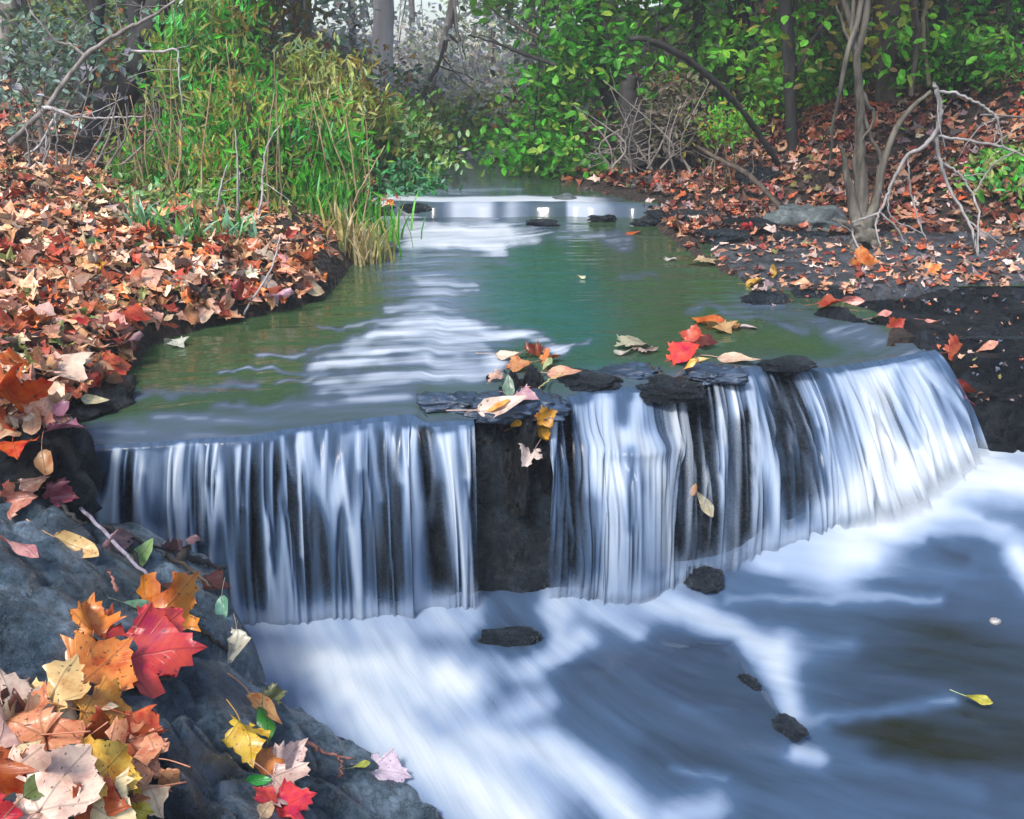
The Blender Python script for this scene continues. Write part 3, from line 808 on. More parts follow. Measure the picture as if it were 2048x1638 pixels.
low_strokes = [
    # dark water first
    ([(1500, 1250), (1750, 1240), (2048, 1230)], 60, .24, .9), ([(1720, 1330), (1900, 1330)], 80, .19, .95), ([(1850, 1270), (2048, 1340)], 90, .07, .95),
    ([(1790, 1485), (1900, 1505), (2060, 1490)], 78, .0, 1), ([(1680, 1452), (1800, 1455)], 26, .03, .95), ([(1950, 1400), (2048, 1400)], 50, .06, .9), ([(1900, 1600), (2048, 1600)], 45, .22, .8),
    ([(1190, 1345), (1330, 1345), (1440, 1320)], 62, .24, .98), ([(1300, 1400), (1430, 1400), (1540, 1450)], 52, .20, .98), ([(1230, 1440), (1350, 1470)], 34, .3, .8), ([(1300, 1500), (1420, 1520), (1520, 1580)], 40, .20, .9), ([(1150, 1450), (1250, 1480)], 30, .3, .8),
    ([(1450, 1560), (1600, 1600), (1750, 1630)], 40, .3, .8),
    # white water under the left curtain
    ([(470, 1225), (600, 1255), (760, 1262), (930, 1235)], 34, .68, .9), ([(530, 1320), (680, 1330), (800, 1335)], 46, .93, 1), ([(640, 1280), (760, 1290)], 20, .62, .7),
    ([(700, 1390), (800, 1470), (930, 1560), (1040, 1640)], 85, .97, 1), ([(800, 1320), (860, 1420)], 40, .9, .8), ([(600, 1390), (680, 1430)], 26, .6, .7),
    ([(890, 1350), (930, 1370)], 52, 1, 1), ([(960, 1480), (1080, 1500), (1200, 1570), (1260, 1638)], 45, .86, .95), ([(1010, 1430), (1090, 1400)], 30, .72, .8), ([(850, 1430), (880, 1460)], 22, .62, .8),
    ([(1000, 1330), (1080, 1360)], 22, .5, .8), ([(1060, 1340), (1160, 1280)], 30, .8, .9), ([(1112, 1225)], 30, .9, .95), ([(1112, 1225), (1120, 1290)], 20, .75, .9),
    ([(1190, 1215), (1240, 1240), (1280, 1260)], 24, .74, .9), ([(1300, 1200), (1400, 1225), (1470, 1260), (1530, 1310), (1570, 1370), (1590, 1440)], 30, .78, .95),
    ([(1560, 1310)], 44, .92, .95), ([(1600, 1300), (1700, 1295)], 26, .5, .7), ([(1590, 1500), (1640, 1510)], 24, .72, .9), ([(1600, 1440), (1750, 1425), (1900, 1405)], 14, .5, .85),
    ([(1640, 1460), (1750, 1540), (1950, 1590)], 24, .4, .8), ([(1340, 1640), (1420, 1620)], 40, .72, .9), ([(1350, 1540), (1450, 1560)], 10, .5, .8), ([(1360, 1430), (1440, 1425)], 7, .55, .9),
    # slot and seams
    ([(960, 1275), (1070, 1275)], 14, .10, .9), ([(1440, 1150), (1600, 1160), (1750, 1165), (1880, 1168)], 9, .16, .9), ([(1550, 1130), (1700, 1150)], 7, .22, .8), ([(1300, 1160), (1420, 1170)], 14, .3, .6),
    ([(1460, 1195), (1700, 1200), (1880, 1195)], 12, .5, .7),
    # right fall
    ([(1650, 1065), (1720, 1045), (1810, 1010), (1900, 955), (2048, 965)], 50, .95, 1), ([(1840, 960), (1960, 935), (2048, 945)], 30, 1, .9), ([(1830, 1000), (1930, 1030), (2000, 1060)], 18, .9, .8), ([(1780, 960), (1900, 930)], 40, 1, 1), ([(1650, 1090), (1740, 1110)], 30, .86, .9), ([(1520, 1095), (1580, 1080)], 24, .62, .8), ([(1520, 1120), (1560, 1130)], 12, .75, .8),
    ([(1640, 1100), (1720, 1115)], 26, .8, .8), ([(1850, 1055), (1950, 1060), (2048, 1075)], 20, .55, .8), ([(1700, 1140), (1900, 1150)], 16, .34, .9), ([(1740, 1075), (1850, 1100), (1950, 1130)], 8, .28, .85), ([(1860, 1085), (1930, 1115)], 12, .14, .8), ([(1780, 1120), (1950, 1145)], 12, .36, .7),
    ([(2030, 1105), (2070, 1160)], 28, .95, 1), ([(2000, 900), (2048, 910)], 18, .35, .8), ([(1960, 868), (2048, 880)], 12, .25, .9), ([(1980, 1035), (2048, 1040)], 10, .4, .7)]
lf = paint(qx, qy, 0.30, low_strokes, 11, 81).reshape(x.shape)
# the water slides over a broad sunken slab with a sharp downstream edge
slab_px = [(1120, 1335), (1290, 1285), (1400, 1270), (1474, 1268), (1502, 1345), (1562, 1415), (1604, 1468), (1580, 1502), (1480, 1492), (1330, 1450), (1190, 1400)]
ssd = poly_sd([at_z(a_, b_, -.74) for a_, b_ in slab_px], x + .03 * (fbm(x * 12, y * 12, 88, 2) - .5), y)
qx2 = qx.reshape(x.shape)
qy2 = qy.reshape(x.shape)
sw = .15 - .11 * smooth(1400, 1490, qx2) * smooth(1270, 1340, qy2)
sa = smooth(-.25 * sw, .8 * sw, ssd)
z = z + .022 * sa
lf = lf * (1 - .85 * sa) + .21 * .85 * sa
db_ = by - .20 * smooth(.9, 1.3, x) - y
eb = np.exp(-(np.clip(db_, 0, 9) / .13) ** 2) * .9 * (1 - np.exp(-((qx2 - 1030) / 70) ** 4)) * (1 - .6 * np.exp(-((qx2 - 1430) / 70) ** 4))
lf = lf * (1 - eb) + (.66 + .28 * smooth(1600, 1720, qx2)) * eb
# flow runs from the falls towards the lower right
_xs = np.linspace(-3, 4, 700); _sl = 2.2 - 1.95 * smooth(-.6, 1.3, _xs); _K = np.cumsum(_sl) * (_xs[1] - _xs[0])
sl = np.interp(x, _xs, _sl)
ac = (y + np.interp(x, _xs, _K)) / np.sqrt(1 + sl.mean() ** 2) * 1.1 + 0.07 * fbm(x * 2, y * 2, 91, 3); al = x - .4 * y
lf = np.clip(lf + (0.08 + .14 * smooth(.1, .5, lf) * smooth(1, .6, lf)) * (fbm(al * 1.6, ac * 9, 93, 3) - .5) + 0.06 * (fbm(al * 2, ac * 26, 95, 2) - .5), 0, 1)
z = z + 0.020 * (fbm(al * 3, ac * 9, 97, 3) - .5) + 0.02 * smooth(.4, 1, lf) * (fbm(x * 4, y * 4, 99, 3) - .4)
d_base = by - y
z = z + 0.012 * np.exp(-(d_base / .08) ** 2)
keep = (y < by + .12)
V = np.stack([x, y, z], -1).reshape(-1, 3); Q = grid_faces(len(ax), len(ay)); Q = Q[keep.reshape(-1)[Q].all(1)]
used = np.unique(Q); mp = -np.ones(len(V), int); mp[used] = np.arange(len(used))
flow = np.stack([al * .8, ac * 4.0, 0 * al], -1).reshape(-1, 3)
me = mesh_np('lower_stream_water', V[used], mp[Q], attrs={'foam': lf.reshape(-1)[used], 'flow': flow[used]})
tag(link('lower_stream_water', me, M['lower']), kind='structure')
LOWB = BVHTree.FromPolygons([tuple(v) for v in V[used]], [tuple(int(i) for i in q) for q in mp[Q]])

# ------------------------------------------------------------------ the falls: three sheets
nv = 110
fv = np.linspace(0, 1, nv)
ua = uL[:, None] * np.ones((1, nv)); va = fv[None, :] * np.ones((900, 1))
wob = ua + 0.008 * fbm(ua * 5, va * 1.5, 101, 2)
rid = lambda fr, vs, sd: (1 - np.abs(2 * fbm(wob * fr, va * vs, sd, 2) - 1))
thr = np.maximum(smooth(.86, .97, rid(13, .45, 103)), .9 * smooth(.84, .98, rid(29, .7, 104))) * np.clip(0.1 + 1.3 * fbm(wob * 14, va * 2.2, 106, 2), 0, 1.2) * (1.05 - .4 * va)
st = .5 + .48 * (fbm(wob * 12, va * .9, 105, 2) - .5) + .22 * (fbm(wob * 40, va * 2, 108, 2) - .5) + .58 * (thr - .2)
off = 0.012 * smooth(0, .06, va) + 0.06 * (st - .5) * smooth(.02, .35, va) + 0.02 * (fbm(ua * 7, va * 3, 109, 2) - .5) * smooth(0, .3, va)
S = fall_surface(fv, off, 0.035 + 0.0)
S[:, 0, :] = lipD; S[:, 1, :] = lipD * .5 + S[:, 1, :] * .5
fx, fy = project(S.reshape(-1, 3)); FX = fx.reshape(900, nv); FY = fy.reshape(900, nv)
# middle shelf: the cascade kicks out over a hidden step
kick = np.exp(-((FX - 1265) / 70) ** 2) * (0.05 * smooth(860, 900, FY) + .03 * np.exp(-((FY - 885) / 25) ** 2))
S[..., :2] += nrm[:, None, :] * kick[..., None]
fx, fy = project(S.reshape(-1, 3)); FX = fx.reshape(900, nv); FY = fy.reshape(900, nv)
fo_strokes = [
    ([(150, 900), (170, 1040)], 60, .34, .9), ([(590, 880), (640, 1000)], 60, .46, .6), ([(300, 1075), (420, 1120)], 22, .8, .9), ([(230, 1050), (320, 1080)], 18, .7, .8),
    ([(480, 1060), (640, 1120), (800, 1100)], 110, .36, .55), ([(870, 850), (905, 980), (940, 1190)], 12, .72, .95), ([(925, 850), (935, 950)], 9, .8, .9), ([(770, 845), (800, 960)], 10, .75, .8), ([(715, 850), (722, 930)], 10, .75, .8),
    ([(598, 860), (602, 1110)], 7, .85, .85), ([(560, 870), (590, 960)], 9, .7, .8), ([(400, 890), (402, 1080)], 8, .85, .85), ([(430, 890), (432, 960)], 7, .75, .8), ([(237, 900), (232, 1040)], 10, .8, .85), ([(350, 890), (356, 1000)], 16, .62, .8), ([(470, 890), (485, 1010)], 7, .7, .8),
    ([(275, 890), (285, 940)], 8, .7, .8), ([(740, 850), (765, 1000)], 8, .66, .8), ([(640, 860), (670, 1000)], 12, .6, .7), ([(700, 1060), (716, 1190)], 8, .66, .7),
    ([(1120, 900), (1140, 1180)], 40, .36, .9), ([(1205, 775), (1210, 880), (1225, 1030), (1232, 1180)], 24, .74, .95), ([(1275, 775), (1272, 860)], 10, .74, .9), ([(1245, 800), (1245, 850)], 12, .3, .95),
    ([(1225, 940), (1225, 960)], 26, .9, .9), ([(1240, 872), (1290, 890), (1320, 960), (1330, 1120)], 22, .82, .95), ([(1265, 900), (1260, 1060)], 10, .4, .85), ([(1180, 1010), (1190, 1160)], 18, .3, .8), ([(1300, 1000), (1310, 1130)], 14, .62, .8),
    ([(1480, 740), (1505, 850), (1525, 1080)], 16, .62, .9), ([(1535, 760), (1600, 850), (1635, 1040)], 12, .66, .9), ([(1580, 730), (1610, 800)], 18, .7, .8), ([(1450, 900), (1455, 1100)], 12, .36, .9), ([(1590, 900), (1600, 1040)], 26, .20, .95),
    ([(1660, 800), (1690, 950)], 34, .62, .9), ([(1680, 900), (1690, 990)], 12, .5, .8), ([(1640, 860), (1655, 990)], 7, .25, .8), ([(1690, 760), (1740, 740)], 24, .70, .8),
    ([(1750, 740), (1760, 850), (1790, 1000)], 40, .98, .95), ([(1700, 960), (1680, 1060)], 40, .7, .6), ([(1690, 1015), (1800, 950), (1895, 885)], 34, .95, .9), ([(1800, 745), (1835, 890)], 10, .42, .85), ([(1825, 720), (1860, 860), (1900, 900)], 26, .82, .9), ([(1880, 760), (1905, 860)], 12, .58, .7)]
foam = paint(FX, FY, 0.42, fo_strokes, 3, 111)
stv = (st - .5)
start = .10 * fbm(ua * 11, 0 * ua, 141, 2) ** 1.5
top = smooth(start, start + .05, va)
mid = np.exp(-((FX - 1262) / 75) ** 4)
foam = .30 * (1 - top) + top * (foam + stv * (1.15 - .55 * RS[:, None] - .75 * mid - 0.6 * smooth(.6, .95, foam))) + 0.10 * smooth(.10, .02, va) * (fbm(ua * 40, va * 0, 115, 2) - .3)
again = [(p_, w_, v_, o_ * (.8 if 1100 < p_[0][0] < 1360 else (.55 if p_[0][0] > 1640 else .45))) for p_, w_, v_, o_ in fo_strokes[2:]]
foam = np.where(va > .04, paint(FX, FY, foam, again, 3, 111), foam)
foam = np.where((FX > 1600), foam + .45 * smooth(840, 960, FY) * smooth(1660, 1760, FX), foam)
foam = np.clip(foam - 0.10 * smooth(.35, .8, va) * smooth(1250, 1000, FX), 0.04, 1)
foam = np.where(va > .93, foam + (va - .93) / .07 * 0.3, foam)
cover_strokes = [
    ([(850, 870), (880, 1180)], 18, .0, .95), ([(866, 980), (898, 1180)], 24, .0, .97), ([(850, 860), (853, 960)], 10, .0, .9),
    ([(960, 840), (960, 1200)], 20, 0, 1), ([(1000, 840), (1000, 1200)], 40, 0, 1), ([(1060, 820), (1080, 1200)], 36, 0, 1),
    ([(1135, 830), (1150, 1000), (1150, 1180)], 32, .38, .9), ([(1330, 790), (1340, 850)], 24, .25, .9),
    ([(1388, 790), (1396, 900), (1398, 1110)], 66, .0, 1), ([(1410, 760), (1415, 860)], 34, .0, .98), ([(1482, 850), (1486, 1090)], 28, .0, .99), ([(1420, 1000), (1470, 1100)], 20, .05, .9), ([(1442, 820), (1446, 1120)], 7, .7, .8), ([(1365, 900), (1372, 1100)], 8, .15, .8),
    ([(1562, 750), (1578, 860)], 38, .0, .99), ([(1585, 860), (1605, 980)], 40, .03, .97), ([(1575, 960), (1580, 1050)], 12, .1, .9),
    ([(205, 960), (205, 1010)], 9, .4, .7), ([(500, 1040), (505, 1160)], 8, .5, .7), ([(725, 1040), (735, 1190)], 7, .5, .7)]
cover = paint(FX, FY, 1.15, cover_strokes, 4, 121)
cover = np.clip(cover + stv * 0.9 * smooth(1.1, .5, cover) - .75 * smooth(.40, .26, st) * smooth(.06, .3, va), 0, 1.4)
cover = np.where((FX < 945) | (FX > 1110), cover + .25 * smooth(.9, 1, va), cover)
tb = smooth(.78 - .12 * RS[:, None], .95, va + .10 * (fbm(ua * 8, va * 2, 117, 3) - .5))
wet_ = (1 - np.exp(-((FX - 1030) / 78) ** 6)) * (1 - .45 * np.exp(-((FX - 1430) / 75) ** 4))
foam = foam * (1 - tb) + (.66 + .28 * RS[:, None]) * tb
cover = np.maximum(cover * np.where(wet_ < .3, 1 - tb, 1), tb * wet_)
f1 = .90 - .16 * RS[:, None] + .06 * (fbm(ua * 7, 0 * ua, 119, 3) - .5)
cover = cover * (1 - np.clip((va - f1) / (.985 - f1), 0, 1) ** 1.2) + 0.5 * smooth(.06, .0, va)
flowf = np.stack([ua * 26, va * 1.8, 0 * ua], -1)
for (a, b, label) in ((-200, 948, 'wide silky curtain waterfall on the left, falling in fine blue white strands'),
                      (1085, 1440, 'middle waterfall that splits over a hidden step below the wet lip stones'),
                      (1425, 1872, 'bright white waterfall chute pouring down on the right beside the black rock')):
    idx = np.where((lp_px >= a) & (lp_px <= b))[0]
    sl = slice(idx[0], idx[-1] + 1); n_ = idx[-1] + 1 - idx[0]
    me = mesh_np('waterfall', S[sl].reshape(-1, 3), grid_faces(n_, nv), attrs={'foam': foam[sl].ravel(), 'cover': cover[sl].ravel(), 'flow': flowf[sl].reshape(-1, 3)})
    tag(link('waterfall', me, M['fall']), label, 'waterfall')


# ------------------------------------------------------------------ leaves: shapes
import bmesh
MAPLE = [(0, 0), (.07, -.035), (.17, -.09), (.29, -.12), (.265, -.02), (.375, .045), (.29, .10), (.235, .155), (.36, .19), (.47, .20), (.49, .285), (.66, .40),
         (.535, .425), (.545, .54), (.44, .495), (.33, .455), (.20, .405), (.175, .50), (.215, .60), (.315, .655), (.215, .72), (.19, .83), (.09, .845), (0, 1.02)]
OVAL = [(0, 0), (.10, .04), (.19, .16), (.24, .32), (.235, .5), (.18, .7), (.09, .88), (0, 1.0)]


def leaf_mesh(name, half, curl, seed, cuts=2):
    r = random.Random(seed)
    jr = lambda p: (p[0] * (1 + r.uniform(-.1, .1)), p[1] + r.uniform(-.025, .025)) if p[0] > 0 else p
    right = [jr(p) for p in half]; left = [(-a, b) for a, b in [jr(p) for p in half[1:-1]]][::-1]
    bm = bmesh.new()
    vs = [bm.verts.new((a, b - .3, 0)) for a, b in right + left]
    bm.faces.new(vs)
    bmesh.ops.triangulate(bm, faces=bm.faces[:], quad_method='BEAUTY', ngon_method='BEAUTY')
    bmesh.ops.subdivide_edges(bm, edges=bm.edges[:], cuts=cuts, use_grid_fill=True)
    plan = []
    a1, a2, a3, a4 = r.uniform(.25, .6) * curl, r.uniform(-.5, .4) * curl, r.uniform(.08, .16) * curl, r.uniform(-.4, .4) * curl
    ph = r.uniform(0, 6)
    for v in bm.verts:
        x, y = v.co.x, v.co.y + .3
        plan.append((x, y, 0))
        z = a1 * abs(x) ** 1.4 + a2 * (y - .35) ** 2 + a3 * math.sin(6 * x + 4 * y + ph) + a4 * x * (y - .3)
        z += .05 * curl * noise.noise(Vector((x * 4, y * 4, seed)))
        v.co = (x * (1 - .12 * curl), v.co.y, z)
    me = bpy.data.meshes.new(name); bm.to_mesh(me); bm.free()
    at = me.attributes.new('plan', 'FLOAT_VECTOR', 'POINT'); at.data.foreach_set('vector', np.array(plan, np.float32).ravel())
    for p in me.polygons: p.use_smooth = True
    me.materials.append(M['leaf'])
    zs = [v.co.z for v in me.vertices]
    me['zmin'] = min(zs)
    base = min(me.vertices, key=lambda v: abs(v.co.x) + abs(v.co.y + .3))
    me['bz'] = base.co.z
    return me


MAPS = [leaf_mesh('maple_leaf', MAPLE, c, s) for c, s in ((.5, 1), (.8, 2), (1.1, 3), (.65, 4), (1.45, 5), (.95, 6))]
OVALS = [leaf_mesh('leaf', OVAL, c, s, 3) for c, s in ((.5, 11), (1.0, 12), (.8, 13))]
CURLS = [leaf_mesh('leaf', [(p[0] * .75, p[1]) for p in MAPLE], 2.1, 21), leaf_mesh('leaf', [(p[0] * .6, p[1]) for p in MAPLE], 2.6, 23)]


def stem_mesh(bz, seed):
    r = random.Random(seed)
    t = Tubes()
    sx, sz = r.uniform(-.18, .18), r.uniform(.0, .14)
    t.add(spline([(0, -.25, bz + .012), (sx * .3, -.5, bz + sz * .7), (sx, -.85, bz + sz)], 4), [.011, .009, .013], 6)
    me = mesh_np('stem', np.concatenate(t.V), np.concatenate(t.Q)); me.materials.append(M['stem'])
    return me


STEMS = {m.name: stem_mesh(m['bz'], i) for i, m in enumerate(MAPS + OVALS + CURLS)}


def hit(px, py, extra=()):
    d = Vector(ray(px, py)).normalized(); best = None
    for b in BVH + list(extra):
        loc, nor, i, dist = b.ray_cast(Vector(CAM), d)
        if loc is not None and (best is None or dist < best[2]):
            best = (loc, nor if nor.dot(d) < 0 else -nor, dist)
    return best


def place_leaf(me, loc, nor, size, rot, tilt=(0, 0), col=(1, 1, 1), name=None, stem=True, stem_col=None, lift=0.0):
    up = Vector(nor).normalized()
    # heading measured in the view: rot 0 points away from the camera, positive turns right
    f = Vector((math.sin(rot), math.cos(rot), 0)); f = (f - up * f.dot(up))
    if f.length < .2: f = Vector((math.sin(rot), 0, math.cos(rot))); f = f - up * f.dot(up)
    f.normalize(); rgt = f.cross(up)
    m = Matrix((rgt, f, up)).transposed()
    m = m @ Matrix.Rotation(tilt[0], 3, 'X') @ Matrix.Rotation(tilt[1], 3, 'Y')
    o = bpy.data.objects.new(name or me.name.split('.')[0], me)
    COL.objects.link(o)
    z = -me['zmin'] * size * 0.55 + lift
    o.matrix_world = Matrix.Translation(Vector(loc) + up * z) @ m.to_4x4() @ Matrix.Scale(size, 4)
    o.color = (*col, 1)
    if stem:
        s = bpy.data.objects.new('stem', STEMS[me.name]); COL.objects.link(s); s.parent = o
        c = stem_col or tuple(.5 * a + .5 * b for a, b in zip(col, (.18, .05, .04)))
        s.color = (*c, 1)
    return o


def jit(c, a=.16):
    k = 1 + rnd.uniform(-a, a)
    return tuple(min(1, max(0, v * k * (1 + rnd.uniform(-a / 2, a / 2)))) for v in c)


